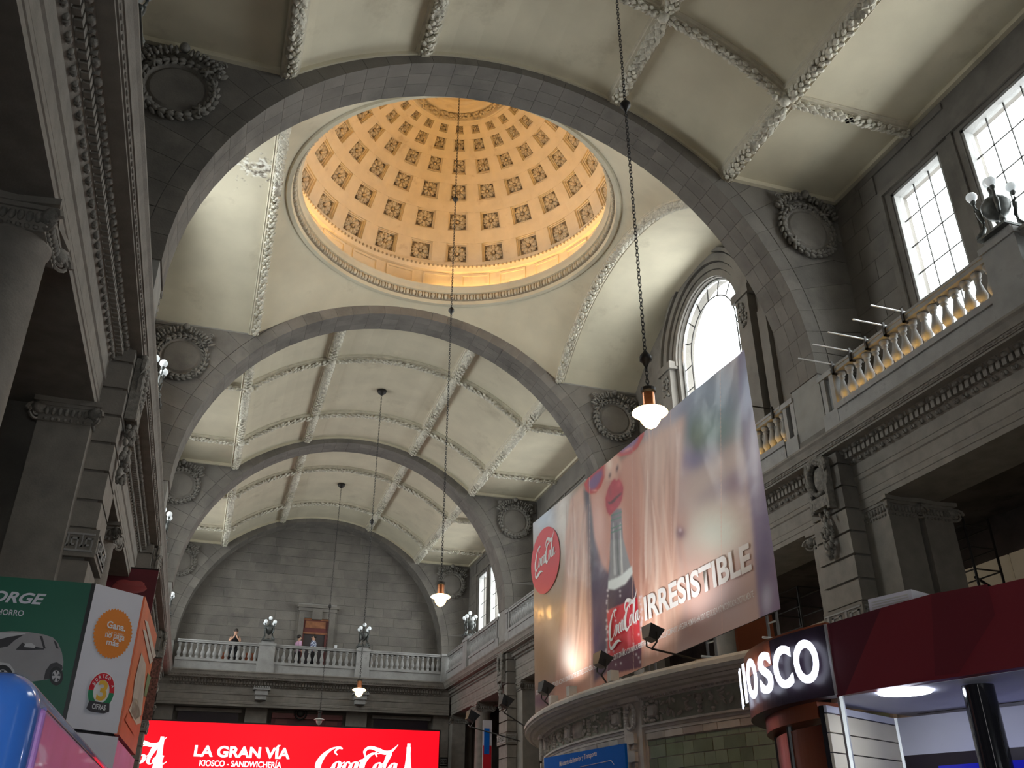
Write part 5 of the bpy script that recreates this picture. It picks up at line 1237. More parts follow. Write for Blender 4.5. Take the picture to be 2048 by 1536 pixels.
for i in range(14): a = A0+6+i*5; seg.tube([pv(PR+.022, a, 1.90), pv(PR-.02, a, 1.995), pv(PR-.34, a, 2.055)], .008, 4)
seg.build('capping_seams', 'terra_c', pav, kind='stuff')
def block(r0, r1, a0, a1, z0, z1, nm, mt, seg_=2): return arc_strip(MB(), [(r0, z0), (r1, z0), (r1, z1), (r0, z1)], PC, math.radians(a0), math.radians(a1), seg_).build(nm, mt, pav)
PIL = [163.5, 187.2, 210.9]
random.seed(11)
for pa_, pb_ in ((164.6, 186.0), (188.35, 207.5), (148, 162.4)):
    # stone row, green tile field
    a = pa_+.05; i = 0
    while a < pb_-.2:
        b = min(a+random.choice((1.25, 1.5, 1.9, 2.2)), pb_-.05); block(PR-.5, PR-.335, a+.03, b-.03, 1.262, 1.338, 'stone_tile', ['terracotta', 'terra_b', 'terra_c'][i % 3]); a = b; i += 1
    z = 1.25; rw_ = 0
    while z > -.2:
        h = .065 if rw_ == 0 else .145; a = pa_+(.45 if rw_ % 2 else .25)
        while a < pb_-.5:
            b = min(a+random.choice((.95, 1.0, 1.0, 1.75)), pb_-.4)
            if z > .55 or (z > -.2 and a > 186 and z > .3): block(PR-.5, PR-.352+random.uniform(-.003, .004), a+.025, b-.025, z-h+.006, z-.004, 'tile', ['tile_a', 'tile_b', 'tile_c', 'tile_b'][random.randrange(4)])
            a = b
        z -= h; rw_ += 1
    block(PR-.5, PR-.335, pa_, pa_+.22, -1.6, 1.262, 'jamb', 'terra_b'); block(PR-.5, PR-.335, pb_-.22, pb_, -1.6, 1.262, 'jamb', 'terra_b')
    # frieze: framed panels, urns and scroll foliage
    block(PR-.5, PR-.35, pa_, pb_, 1.45, 1.735, 'frieze_ground', 'friezeback', 14)
    L = pb_-pa_; org = MB(); fr = MB(); N3 = lambda a: (pv(1, a, 0)-pv(0, a, 0)); T3 = lambda a: (pv(1, a+90, 0)-pv(0, a, 0))
    deg = math.degrees(1/PR)
    cells = int(round(L/2.35)); cw = L/cells
    for q in range(cells):
        ac = pa_+(q+.5)*cw; n_ = N3(ac); t_ = T3(ac); c = pv(PR-.34, ac, 1.592)
        kindq = q % 4
        if kindq == 0:      # square cartouche
            org.obox(c, n_*.035, t_*.085, NZ*.075); fr.obox(c+n_*.045, n_*.012, t_*.062, NZ*.055)
            for s in (-1, 1):
                for s2 in (-1, 1): org.sph(c+t_*s*.10+NZ*s2*.09+n_*.02, .028, 6, 4)
                org.ell(c+NZ*s*.115+n_*.02, t_*.06, n_*.03, NZ*.02, 6, 4)
        elif kindq == 2:    # urn
            for zz, r_ in ((-.10, .035), (-.05, .02), (0, .05), (.04, .065), (.075, .03)): org.ell(c+NZ*zz+n_*.01, t_*r_, n_*.035, NZ*.025, 8, 4)
            for s in (-1, 1): org.tube([c+t_*s*.03+NZ*.09, c+t_*s*.09+NZ*.11, c+t_*s*.10+NZ*.05], .011, 4)
        elif q == cells//2 or kindq == 1 and q % 8 == 5:
            for w_, h_, d_ in ((.17, .105, .02), (.15, .085, .035), (.12, .055, .045)): org.obox(c, n_*d_, t_*w_, NZ*h_)
            continue
        if kindq in (1, 3) or True:
            for m_ in range(11):
                aa = ac+random.uniform(-.5, .5)*cw; zz = 1.592+random.uniform(-.11, .11)
                if kindq in (0, 2) and abs(aa-ac) < .35*cw: aa = ac+random.choice((-1, 1))*cw*random.uniform(.36, .52)
                th = random.uniform(0, PI); d1 = T3(aa)*math.cos(th)+NZ*math.sin(th); d2 = -T3(aa)*math.sin(th)+NZ*math.cos(th)
                org.ell(pv(PR-.335, aa, zz), d1*random.uniform(.03, .06), d2*random.uniform(.012, .02), n_*.022, 6, 4)
    org.build('frieze_relief', 'terracotta', pav, kind='stuff', smooth=True); fr.build('cartouche_face', 'terra_b', pav, kind='stuff')
for a in PIL[:2]:
    block(PR-.5, PR-.30, a-1.15, a+1.15, -1.6, 1.735, 'pilaster', 'terra_b', 3); block(PR-.5, PR-.22, a-1.2, a+1.2, 1.735, 1.81, 'pilaster_head', 'terra_b', 3)
    n_, t_ = (pv(1, a, 0)-pv(0, a, 0)), (pv(1, a+90, 0)-pv(0, a, 0)); wr = MB()
    for q in range(22):
        t = 2*PI*q/22; wr.ell(pv(PR-.27, a, 1.56)+t_*.105*math.cos(t)+NZ*.15*math.sin(t), (t_*-math.sin(t)+NZ*math.cos(t))*.035, (t_*math.cos(t)+NZ*math.sin(t))*.028, n_*.035, 6, 4)
    wr.ell(pv(PR-.30, a, 1.56), t_*.08, NZ*.12, n_*.02, 12, 4)
    wr.build('wreath', 'terra_b', pav, smooth=True)
    z = 1.36
    while z > -.5:
        MB().obox(pv(PR-.30, a, z-.065), n_*.05, t_*.095, NZ*.06).build('pilaster_block', 'terra_b', pav)
        kn = MB(); kn.obox(pv(PR-.30, a, z-.165), n_*.02, t_*.075, NZ*.028)
        for s in (-1, 1): kn.obox(pv(PR-.27, a, z-.165)+t_*s*.06, n_*.01, t_*.015, NZ*.03)
        kn.build('pilaster_link', 'terra_c', pav); z -= .215
# blue ministry sign
sa, sb = pv(PR-.27, 165.0, 0), pv(PR-.27, 185.7, 0)
bs = T('sign', 'bright blue ministry sign with white lettering on the pavilion wall', 'sign', (5.4, 13, .2))
dS = (sb-sa).normalized(); nS = Vector((dS.y, -dS.x, 0)); nS = nS if nS.x < 0 else -nS
def sg(x, y, l=0.): return onP(x, y, sa+nS*(.03+l), nS)
zt = sg(1250, 1487).z; zt2 = sg(1088, 1516).z
def sg2(x, y, l=.0): return onP(x, y, sa+nS*(.222+l), nS)
e0, e1 = sg2(1088, 1516), sg2(1249, 1487); zt = min(e0.z, e1.z)
MB().prism([(e0.x, e0.y, -.6), (e1.x, e1.y, -.6), (e1.x, e1.y, e1.z), (e0.x, e0.y, e0.z)], -nS*.03).build('board', 'bluesign', bs)
a = sg2(1119, 1536, .003); b = sg2(1194, 1522, .003); text_obj('Ministerio del Interior y Transporte', 'lettering', 'white', bs, a, dS, NZ, width=(b-a).length, height=.085, bold=.02, lift=.0)
ln = MB(); 
for p_, q_ in (((1160, 1534), (1222, 1521)), ((1222, 1521), (1228, 1529))): ln.tube([sg2(*p_, .004), sg2(*q_, .004)], .004, 4)
ln.build('line_print', 'offwhite', bs)

# ------------------------------------------------------------------ billboard
BL, BR_, TL, TR = Vector((5.57, 15.7, 2.17)), Vector((6.27, 9.0, 2.53)), Vector((5.57, 15.7, 5.68)), Vector((6.27, 9.0, 6.05))
pb = BL.copy(); nB = (BR_-BL).cross(NZ).normalized(); nB = nB if nB.x < 0 else -nB
bb = T('billboard', 'huge glossy billboard of a blonde woman drinking from a bottle, above the pavilion', 'billboard', tuple((BL+BR_)/2))
NU, NVv = 640, 360
uu, vv_ = np.meshgrid(np.linspace(0, 1, NU), np.linspace(0, 1, NVv))
def lerp3(a, b, t): return a[None, None, :]*(1-t[..., None])+b[None, None, :]*t[..., None]
A_ = lambda v: np.array(v[:])
P3 = lerp3(A_(BL), A_(BR_), uu)*(1-vv_[..., None])+lerp3(A_(TL), A_(TR), uu)*vv_[..., None]
fwn, rtn, upn = A_(FW), A_(RT), A_(UP); dd = P3@fwn; PX = 1024+F*(P3@rtn)/dd; PY = 768-F*(P3@upn)/dd
def lin(c): c = np.array(c)/255.; return np.where(c <= .04045, c/12.92, ((c+.055)/1.055)**2.4)
img = np.zeros(PX.shape+(3,)); img[:] = lin((150, 122, 100))
rng = np.random.RandomState(5)
def inpoly(pts):
    x, y = PX, PY; ins = np.zeros(x.shape, bool); n = len(pts)
    for i in range(n):
        x1, y1 = pts[i]; x2, y2 = pts[(i+1) % n]
        if y1 == y2: continue
        c = ((y1 > y) != (y2 > y)) & (x < (x2-x1)*(y-y1)/(y2-y1)+x1); ins ^= c
    return ins
def blur(a, k):
    if k < 1: return a
    for ax in (0, 1):
        c = np.cumsum(np.concatenate([np.repeat(np.take(a, [0], ax), k+1, ax), a, np.repeat(np.take(a, [-1], ax), k, ax)], ax), ax)
        n = a.shape[ax]; a = (np.take(c, range(2*k+1, 2*k+1+n), ax)-np.take(c, range(0, n), ax))/(2*k+1)
    return a
def paint(pts, col, soft=1, op=1.):
    m = inpoly(pts).astype(float); m = blur(blur(m, int(soft*1.5)), int(soft*1.5))[..., None]*op; img[:] = img*(1-m)+lin(col)*m
def blob(x, y, rx, ry, col, op=1., rot=0, p=2.):
    c, s = math.cos(rot), math.sin(rot); dx, dy = PX-x, PY-y; u = (dx*c+dy*s)/rx; v = (-dx*s+dy*c)/ry
    m = np.exp(-(u*u+v*v)**(p/2)*.9)[..., None]*op; img[:] = img*(1-m)+lin(col)*m
# backdrop
paint([(1040, 1000), (1170, 900), (1170, 1440), (1040, 1450)], (158, 132, 108), 10)
blob(1085, 1030, 35, 50, (178, 190, 205)); blob(1125, 1030, 14, 70, (215, 205, 195)); blob(1075, 1250, 14, 30, (185, 160, 140)); blob(1098, 1240, 12, 35, (200, 180, 160)); blob(1105, 1290, 14, 28, (195, 165, 140)); blob(1080, 1330, 30, 40, (165, 130, 95)); blob(1100, 1180, 25, 60, (135, 110, 82), .8); blob(1080, 1400, 30, 22, (110, 80, 105), .9)
paint([(1290, 850), (1560, 640), (1620, 1300), (1290, 1350)], (196, 172, 168), 8)
blob(1400, 780, 90, 55, (150, 165, 190)); blob(1360, 840, 60, 45, (125, 130, 180), .9); blob(1440, 820, 60, 60, (105, 125, 150)); blob(1420, 860, 60, 40, (88, 125, 112), .9); blob(1395, 885, 16, 40, (75, 100, 50), .9); blob(1375, 920, 50, 25, (110, 100, 160), .8)
paint([(1340, 985), (1480, 880), (1500, 930), (1370, 1010)], (200, 180, 172), 6, .9)
paint([(1385, 1000), (1480, 935), (1500, 985), (1400, 1020)], (128, 100, 130), 6, .85)
blob(1425, 1050, 62, 62, (218, 205, 190)); blob(1435, 1070, 45, 42, (222, 232, 222)); blob(1350, 980, 30, 60, (200, 160, 150), .7)
blob(1400, 1160, 80, 70, (205, 165, 150), .7); blob(1370, 1260, 60, 40, (150, 100, 90), .5); blob(1460, 1200, 40, 50, (200, 185, 190), .6); blob(1330, 1290, 12, 40, (110, 80, 110), .6)
paint([(1472, 700), (1560, 640), (1640, 1300), (1523, 1260)], (128, 112, 150), 2)
blob(1505, 900, 18, 80, (210, 210, 235), .85); blob(1530, 1100, 14, 90, (95, 80, 125), .8); blob(1535, 1200, 10, 30, (190, 195, 225), .8); blob(1495, 780, 14, 60, (160, 175, 215), .8)
# face
paint([(1170, 985), (1262, 905), (1300, 880), (1300, 1230), (1285, 1345), (1190, 1400), (1180, 1210)], (200, 140, 120), 4)
paint([(1182, 960), (1222, 930), (1240, 930), (1262, 905), (1300, 890), (1300, 1120), (1262, 1130), (1235, 1110), (1205, 1140), (1190, 1080)], (214, 152, 130), 3)
blob(1270, 1070, 18, 70, (190, 115, 95), .6); blob(1210, 1060, 12, 40, (205, 145, 125), .6)
# dark jacket between hair and chin
paint([(1165, 975), (1180, 1010), (1188, 1075), (1205, 1130), (1222, 1150), (1214, 1345), (1170, 1380), (1175, 1250)], (70, 52, 82), 2)
paint([(1160, 985), (1178, 975), (1184, 1040), (1188, 1120), (1180, 1200), (1165, 1100)], (60, 42, 62), 2)
# left hair
paint([(1140, 1000), (1166, 970), (1174, 1060), (1182, 1200), (1186, 1320), (1188, 1390), (1108, 1405), (1118, 1280), (1134, 1180), (1130, 1080)], (205, 158, 135), 3)
def strand(x0, y0, y1, amp, ph, w_, c, soft, op, drift=0.):
    pts = [(x0+amp*math.sin((y-y0)/95.+ph)+drift*(y-y0)/400., y) for y in range(int(y0), int(y1), 18)]
    paint([(x-w_*(.3+math.sin(PI*i/len(pts))), y) for i, (x, y) in enumerate(pts)]+[(x+w_*(.3+math.sin(PI*i/len(pts))), y) for i, (x, y) in list(enumerate(pts))[::-1]], c, soft, op)
for i in range(26):
    strand(rng.uniform(1134, 1180), rng.uniform(980, 1130), rng.uniform(1230, 1400), rng.uniform(2, 7), rng.uniform(0, 6), rng.uniform(.7, 3.5), ((240, 208, 186), (160, 110, 90), (228, 184, 160))[i % 3], 2 if i % 2 else 1, .42, rng.uniform(-26, 6))
blob(1135, 1310, 14, 40, (235, 225, 215), .8); blob(1140, 1200, 10, 60, (232, 202, 186), .6); blob(1128, 1375, 40, 22, (175, 110, 90), .6)
paint([(1176, 985), (1181, 1100), (1184, 1250), (1190, 1340), (1180, 1360), (1172, 1200)], (120, 72, 70), 3, .6)
# right hair
paint([(1276, 895), (1370, 830), (1362, 930), (1345, 1010), (1350, 1100), (1366, 1200), (1345, 1330), (1290, 1345), (1296, 1150), (1282, 1000)], (224, 180, 160), 5)
blob(1320, 930, 26, 120, (238, 205, 186), .7, .12); blob(1305, 1110, 14, 90, (196, 138, 118), .55); blob(1340, 1180, 14, 80, (235, 200, 180), .5); blob(1310, 1290, 18, 50, (180, 125, 105), .5)
for i in range(60):
    strand(rng.uniform(1274, 1350), rng.uniform(840, 1020), rng.uniform(1080, 1340), rng.uniform(3, 12), rng.uniform(0, 6), rng.uniform(.7, 4.0), ((244, 216, 200), (172, 118, 102), (236, 196, 176), (206, 156, 136))[i % 4], 2 if i % 2 else 1, .38, rng.uniform(-10, 40))
strand(1290, 940, 1160, 9, 2.4, 2.2, (248, 226, 212), 1, .75, 20); strand(1296, 1000, 1260, 10, 1.0, 2.6, (246, 220, 205), 1, .6, 34)
blob(1362, 1065, 9, 12, (75, 55, 95), .9); blob(1361, 1060, 3, 4, (215, 200, 215), .9); blob(1366, 1045, 12, 30, (190, 140, 125), .5)
# cheek and jaw shading
blob(1280, 1000, 12, 90, (226, 160, 136), .6); blob(1262, 1120, 14, 60, (188, 118, 98), .55); blob(1200, 1040, 8, 40, (226, 166, 146), .6); blob(1208, 1110, 10, 26, (190, 122, 104), .5)
# sunglasses, nose, lips
paint([(1168, 968), (1176, 955), (1190, 942), (1206, 928), (1214, 928), (1211, 950), (1203, 972), (1192, 986), (1180, 988), (1171, 981)], (196, 48, 46), 1)
paint([(1176, 964), (1188, 950), (1204, 938), (1205, 950), (1198, 968), (1188, 979), (1179, 978)], (122, 78, 132), 2)
paint([(1224, 912), (1240, 890), (1262, 866), (1290, 845), (1288, 872), (1276, 895), (1262, 908), (1240, 914)], (200, 55, 50), 1)
paint([(1234, 900), (1250, 882), (1272, 860), (1282, 856), (1276, 880), (1262, 898), (1244, 905)], (128, 88, 140), 2)
blob(1255, 899, 8, 2.5, (240, 150, 140), .8, -.5); blob(1190, 981, 5, 2, (240, 150, 140), .8)
paint([(1211, 925), (1228, 906), (1238, 912), (1243, 930), (1241, 948), (1233, 960), (1220, 966), (1212, 962), (1209, 945)], (228, 180, 158), 3)
blob(1219, 928, 5, 12, (252, 226, 208), .85); blob(1238, 950, 6, 12, (186, 118, 100), .6); blob(1226, 964, 10, 4, (180, 108, 94), .6)
blob(1234.5, 937, 2.6, 7, (92, 34, 40), .95, .2); blob(1219.5, 951, 2.4, 5.5, (100, 42, 46), .9, .2)
lips = [(1224, 962), (1229, 957), (1233, 962), (1238, 958), (1244, 966), (1247, 975), (1246, 988), (1243, 1002), (1237, 1013), (1229, 1022), (1220, 1031), (1215, 1025), (1212, 1012), (1211, 998), (1214, 984), (1218, 972)]
paint([(x+(x-1229)*.12, y+(y-995)*.06) for x, y in lips], (206, 120, 108), 2, .7)
paint(lips, (188, 40, 62), 1)
paint([(1214, 1003), (1221, 1003), (1229, 995), (1237, 989), (1245, 984), (1242, 990), (1234, 997), (1226, 1006), (1219, 1009)], (96, 16, 34), 1)
blob(1238, 968, 4, 7, (222, 84, 100), .7, .3); blob(1224, 1016, 5, 5, (214, 70, 88), .7); blob(1220, 984, 3, 9, (150, 26, 46), .6)
# glass bottle
bot = [(1222, 1030), (1233, 1018), (1243, 1017), (1244, 1048), (1246, 1080), (1254, 1112), (1263, 1140), (1266, 1170), (1274, 1195), (1280, 1240), (1283, 1290), (1281, 1318), (1214, 1342), (1212, 1300), (1213, 1235), (1216, 1200), (1216, 1160), (1220, 1120), (1221, 1080)]
paint(bot, (128, 120, 128), 1)
paint([(1221, 1080), (1246, 1078), (1262, 1135), (1240, 1150), (1220, 1160)], (150, 150, 150), 1, .8)
for x0, c in ((1226, (205, 205, 205)), (1233, (95, 100, 100)), (1240, (215, 215, 210))): paint([(x0-1, 1045), (x0+1, 1045), (x0+6, 1150), (x0+2, 1150)], c, 1, .8)
for y in (1026, 1036, 1052, 1060): paint([(1221, y+4), (1243, y-4), (1244, y-1), (1222, y+7)], (90, 125, 110), 0, .8)
paint([(1217, 1162), (1240, 1152), (1264, 1132), (1266, 1146), (1250, 1168), (1228, 1180), (1216, 1178)], (228, 235, 232), 1)
paint([(1216, 1180), (1232, 1180), (1252, 1168), (1266, 1150), (1274, 1195), (1216, 1222)], (62, 38, 62), 1)
paint([(1214, 1222), (1275, 1194), (1281, 1270), (1283, 1288), (1215, 1318)], (205, 42, 58), 1); paint([(1252, 1205), (1258, 1202), (1262, 1290), (1255, 1295)], (225, 90, 110), 1, .6)
paint([(1214, 1318), (1283, 1288), (1283, 1335), (1215, 1350)], (90, 35, 65), 1)
for i in range(60):
    x = rng.uniform(1212, 1284); y = rng.uniform(1180, 1340)
    if rng.rand() < .5: x = rng.choice([1213, 1214, 1279, 1283])+rng.uniform(-2, 2)
    blob(x, y, 1.6, 2.2, (225, 215, 225), .7)
for x in (1177, 1262, 1340, 1440): paint([(x-.7, 700), (x+.7, 700), (x+5.7, 1400), (x+4.3, 1400)], (225, 190, 175), 0, .45)
img = np.clip(img, 0, 1)
sag = .05*np.sin(uu*9)*np.sin(vv_*5)*.0
me = bpy.data.meshes.new('vinyl_sheet'); Lb = A_(Vector(bb['_o'])); V = (P3-Lb).reshape(-1, 3)
idx = np.arange(NU*NVv).reshape(NVv, NU); Q = np.stack([idx[:-1, :-1], idx[:-1, 1:], idx[1:, 1:], idx[1:, :-1]], -1).reshape(-1, 4)
# slight wrinkles in the sheet
wr_ = .012*np.sin(uu*34+3*np.sin(vv_*4))*np.exp(-((uu-.97)/.05)**2)+.003*np.sin(uu*60+vv_*3)
V = V+(wr_.reshape(-1, 1))*A_(nB)[None, :]
me.vertices.add(len(V)); me.vertices.foreach_set('co', V.astype(np.float32).ravel()); me.loops.add(Q.size); me.loops.foreach_set('vertex_index', Q.ravel().astype(np.int32))
me.polygons.add(len(Q)); me.polygons.foreach_set('loop_start', np.arange(0, Q.size, 4, dtype=np.int32)); me.polygons.foreach_set('loop_total', np.full(len(Q), 4, dtype=np.int32)); me.update(calc_edges=True)
at = me.color_attributes.new('print', 'FLOAT_COLOR', 'POINT'); at.data.foreach_set('color', np.concatenate([img.reshape(-1, 3), np.ones((len(V), 1))], 1).astype(np.float32).ravel())
me.polygons.foreach_set('use_smooth', [True]*len(Q)); me.materials.append(M['vinyl']); me.validate()
o = bpy.data.objects.new('vinyl_sheet', me); C.objects.link(o); o.parent = bb
def bg_(x, y, l=.03): return onP(x, y, pb+nB*l, nB)
MB().prism([tuple(p-nB*.03) for p in (BL.lerp(BR_, .01)+NZ*.03, BR_.lerp(BL, .02)+NZ*.03, TR.lerp(TL, .02)-NZ*.04, TL.lerp(TR, .01)-NZ*.04)], -nB*.06).build('frame', 'iron', bb)
dB = (BR_-BL); dB.z = 0; dB.normalize(); upB = NZ
slopeB = lambda a, b: (b-a).normalized()
# red round badge with script
cB = bg_(1090, 1120, .012); RbZ = .5*(bg_(1090, 1055).z-bg_(1090, 1187).z)
dsk = MB().add([tuple(cB)]+[tuple(cB+dB*RbZ*.98*math.cos(2*PI*i/48)+NZ*RbZ*math.sin(2*PI*i/48)) for i in range(48)], [(0, 1+i, 1+(i+1) % 48) for i in range(48)]); dsk.build('red_badge', 'red', bb)
a, b = bg_(1069, 1142, .018), bg_(1111, 1106, .018); xd = (b-a); wordmark('script_logo', 'white', bb, a-NZ*.16, Vector((xd.x, xd.y, xd.z)).normalized(), NZ, xd.length*1.0, .62, .0)
a, b = bg_(1217, 1285, .018), bg_(1281, 1242, .018); xd = b-a; wordmark('script_logo', 'white', bb, a-NZ*.12, xd.normalized(), NZ, xd.length, .62, .0)
a, b = bg_(1290, 1243, .018), bg_(1504, 1140, .018); text_obj('IRRESISTIBLE', 'lettering', 'white', bb, a, (b-a).normalized(), NZ, width=(b-a).length, height=.36, bold=.03, lift=.0)
a, b = bg_(1072, 1392, .018), bg_(1508, 1196, .018)
s1 = '© 2015 MARCA REGISTRADA. BEBIDA SIN ALCOHOL CON EXTRACTOS VEGETALES. COCA-COLA, LA BOTELLA CONTOUR Y LA CINTA DINÁMICA SON MARCAS REGISTRADAS DE THE COCA-COLA COMPANY. LA FIGURA HUMANA HA SIDO RETOCADA Y/O MODIFICADA DIGITALMENTE'
text_obj(s1, 'small_print', 'white', bb, a, (b-a).normalized(), NZ, width=(b-a).length, height=.115, bold=.008, lift=.0)
# lattice supports behind the billboard
for k_, t in enumerate((.06, .3, .52, .74, .93)):
    base = BL.lerp(BR_, t)-nB*.25; s_ = MB(); h0 = 2.0
    for q in (-.09, .09): s_.tube([(base.x+dB.x*q, base.y+dB.y*q, h0), (base.x+dB.x*q, base.y+dB.y*q, 5.6)], .02, 5)
    z = h0+.1
    while z < 5.5: s_.tube([(base.x-dB.x*.09, base.y-dB.y*.09, z), (base.x+dB.x*.09, base.y+dB.y*.09, z)], .012, 4); z += .2
    for q in (2.3, 3.9, 5.3): s_.tube([base+NZ*(q-base.z), base+nB*.18+NZ*(q-base.z)], .015, 4)
    s_.build('lattice_support', 'aluminium', bb)
tag(MB().box(6.9, 7.5, 11.0, 11.06, 2.02, 3.0).build('plywood_board', 'kiosk_brown'), 'brown plywood board standing on the pavilion roof behind the billboard', 'board')
# floodlights on arms
def flood(px, py, X, label, arm_to, size=.11, power=0):
    p = onX(px, py, X); r = T('floodlight', label, 'floodlight', tuple(p), 'floodlights aimed at the billboard')
    d = (Vector((6.0, p.y, 4.2))-p).normalized(); s = d.cross(NZ).normalized(); u = s.cross(d)
    MB().add([tuple(p+s*i*a_+u*j*b_+d*c_) for (c_, a_, b_) in ((-.08, size*.7, size*.5), (.08, size*1.1, size*.8)) for (i, j) in ((-1, -1), (1, -1), (1, 1), (-1, 1))], [(0, 1, 2, 3), (4, 5, 6, 7), (0, 1, 5, 4), (1, 2, 6, 5), (2, 3, 7, 6), (3, 0, 4, 7)]).build('housing', 'black', r)
    MB().obox(p+d*.084, s*size*.98, u*size*.7, d*.003).build('lens', 'glass', r)
    if power:
        L_ = bpy.data.lights.new('flood_beam', 'SPOT'); L_.energy = power; L_.spot_size = 2.3; L_.spot_blend = .8; L_.shadow_soft_size = .06; L_.color = (1, .96, .92)
        lo = bpy.data.objects.new('flood_beam', L_); C.objects.link(lo); lo.parent = r; lo.location = d*.1; lo.rotation_euler = d.to_track_quat('-Z', 'Y').to_euler()
    a0 = p+s*size*1.15; a1 = p-s*size*1.15; MB().tube([a0, a0-NZ*.11-d*.02, p-NZ*.16-d*.03, a1-NZ*.11-d*.02, a1], .012, 5).build('yoke', 'iron', r)
    MB().tube([p-NZ*.16-d*.03, Vector(arm_to)], .013, 5).build('arm', 'iron', r)
flood(1303, 1268, 5.35, 'black floodlight nearest the viewer, under the bottle on the billboard', (5.9, 9.9, 2.03), .13, 60)
flood(1203, 1322, 5.15, 'black floodlight in the middle below the billboard', (5.5, 12.2, 2.03), .13, 60)
flood(1090, 1378, 5.15, 'black floodlight at the left foot of the billboard', (5.6, 14.6, 2.03), .13, 60)
flood(1010, 1404, 5.2, 'dark floodlight on a long arm left of the billboard', (5.8, 16.6, 2.0), .14)
flood(943, 1434, 5.0, 'dark floodlight on the longest arm, farthest left of the pavilion', (6.2, 18.4, 2.0), .14)
cv = MB(); 
for a_ in (174.2, 179, 186.2): cv.box(*[v for v in (pv(PR-.16, a_, 0).x-.06, pv(PR-.16, a_, 0).x+.06, pv(PR-.16, a_, 0).y-.06, pv(PR-.16, a_, 0).y+.06)], 2.03, 2.17)
tag(cv.build('junction_boxes', 'leadroof'), 'small grey junction boxes on the pavilion cornice', 'box', kind='stuff')

# ------------------------------------------------------------------ right-hand kiosk
ks = .85
J = Vector((4.30, 5.64, 0))*ks; Rr = Vector((4.70, 4.36, 0))*ks; KC = Vector((5.98, 6.16, 0))*ks; KR_ = 1.76*ks; KZ0, KZ1 = 1.0*ks, 1.5*ks
dK = (Rr-J).normalized(); E_ = J+dK*2.2; nK = Vector((dK.y, -dK.x, 0)); nK = nK if nK.x < 0 else -nK
kio = T('kiosk', 'maroon and black kiosk with glowing KIOSCO letters at the lower right', 'kiosk', tuple(KC+Vector((0, 0, -1.6))), kind='structure')
def kp(a, r_, z): a = math.radians(a); return Vector((KC.x+r_*math.cos(a), KC.y+r_*math.sin(a), z))
aJ = math.degrees(math.atan2(J.y-KC.y, J.x-KC.x)) % 360
arc_strip(MB(), [(KR_-.1, KZ0), (KR_, KZ0), (KR_, KZ1), (KR_-.1, KZ1)], (KC.x, KC.y), math.radians(90), math.radians(aJ), 40).build('round_fascia', 'kiosk_dark', kio, smooth=False)
arc_strip(MB(), [(KR_-.3, KZ0-.10), (KR_-.10, KZ0-.10), (KR_-.10, KZ0), (KR_-.3, KZ0)], (KC.x, KC.y), math.radians(90), math.radians(187), 40).build('soffit_band', 'kiosk_brown', kio)
arc_strip(MB(), [(KR_-.04, KZ1), (KR_-.005, KZ1), (KR_-.005, KZ1+.015), (KR_-.04, KZ1+.015)], (KC.x, KC.y), math.radians(90), math.radians(aJ), 40).build('fascia_edge', 'kiosk_brown', kio)
# brown arch panel above the letters on the left of the drum
arc_strip(MB(), [(KR_, KZ1-.16), (KR_+.004, KZ1-.16), (KR_+.004, KZ1), (KR_, KZ1)], (KC.x, KC.y), math.radians(150), math.radians(176), 14).build('brown_panel', 'kiosk_brown', kio)
for i, (a, a_e) in enumerate(((108, 140), (141, 167), (168, 196))):
    arc_strip(MB(), [(KR_-.2, -1.6), (KR_-.16, -1.6), (KR_-.16, KZ0-.13), (KR_-.2, KZ0-.13)], (KC.x, KC.y), math.radians(a+.5), math.radians(min(a_e, 187)), 9).build('curved_panel', 'kiosk_brown', kio)
    MB().tube([kp(a, KR_-.16, -1.6), kp(a, KR_-.16, KZ0-.1)], .02, 6).build('panel_post', 'black', kio)
# straight fascia in slanted colour fields
def kf(s_, z, o_=0.): q = J+dK*s_+nK*o_; return (q.x, q.y, z)
fas = MB().prism([kf(0, KZ0), kf(2.2, KZ0), kf(2.2, KZ1+.02), kf(0, KZ1)], -nK*.08).build('straight_fascia', 'maroon_b', kio)
def kfp(x, y, o_): q = onP(x, y, J+nK*o_, nK); return tuple(q)
for pts, mt in (([(1656, 1248), (1762, 1216), (1690, 1390), (1674, 1394)], 'maroon'), ([(1862, 1188), (1975, 1168), (1990, 1230), (1918, 1346), (1870, 1352)], 'maroon_c'), ([(1762, 1216), (1862, 1188), (1870, 1352), (1690, 1390)], 'maroon_b')):
    flat([kfp(x, y, .004) for x, y in pts], 'colour_field', mt, kio)
MB().prism([kf(-.008, KZ0), kf(.008, KZ0), kf(.008, KZ1), kf(-.008, KZ1)], nK*.012).build('joint_strip', 'aluminium', kio)
# letters round the drum: K I O S C O
for ch, a, w_ in (('K', 150.5, .17), ('I', 159.5, .05), ('O', 166.6, .19), ('S', 175.2, .17), ('C', 183.0, .185), ('O', 191.2, .20)):
    n_ = (kp(a, 1, 0)-kp(a, 0, 0)); xd = Vector((-n_.y, n_.x, 0)); c = kp(a, KR_+.05, KZ0+.085)
    o = text_obj(ch, 'glowing_letter', 'signwhite', kio, c, xd, NZ, width=w_, height=.265, bold=.025, align='C', lift=.0)
    sf = o.modifiers.new('depth', 'SOLIDIFY'); sf.thickness = .01; sf.offset = -1
    bx_l = [kp(a+q, KR_+.012, 0) for q in (-1, 1)]
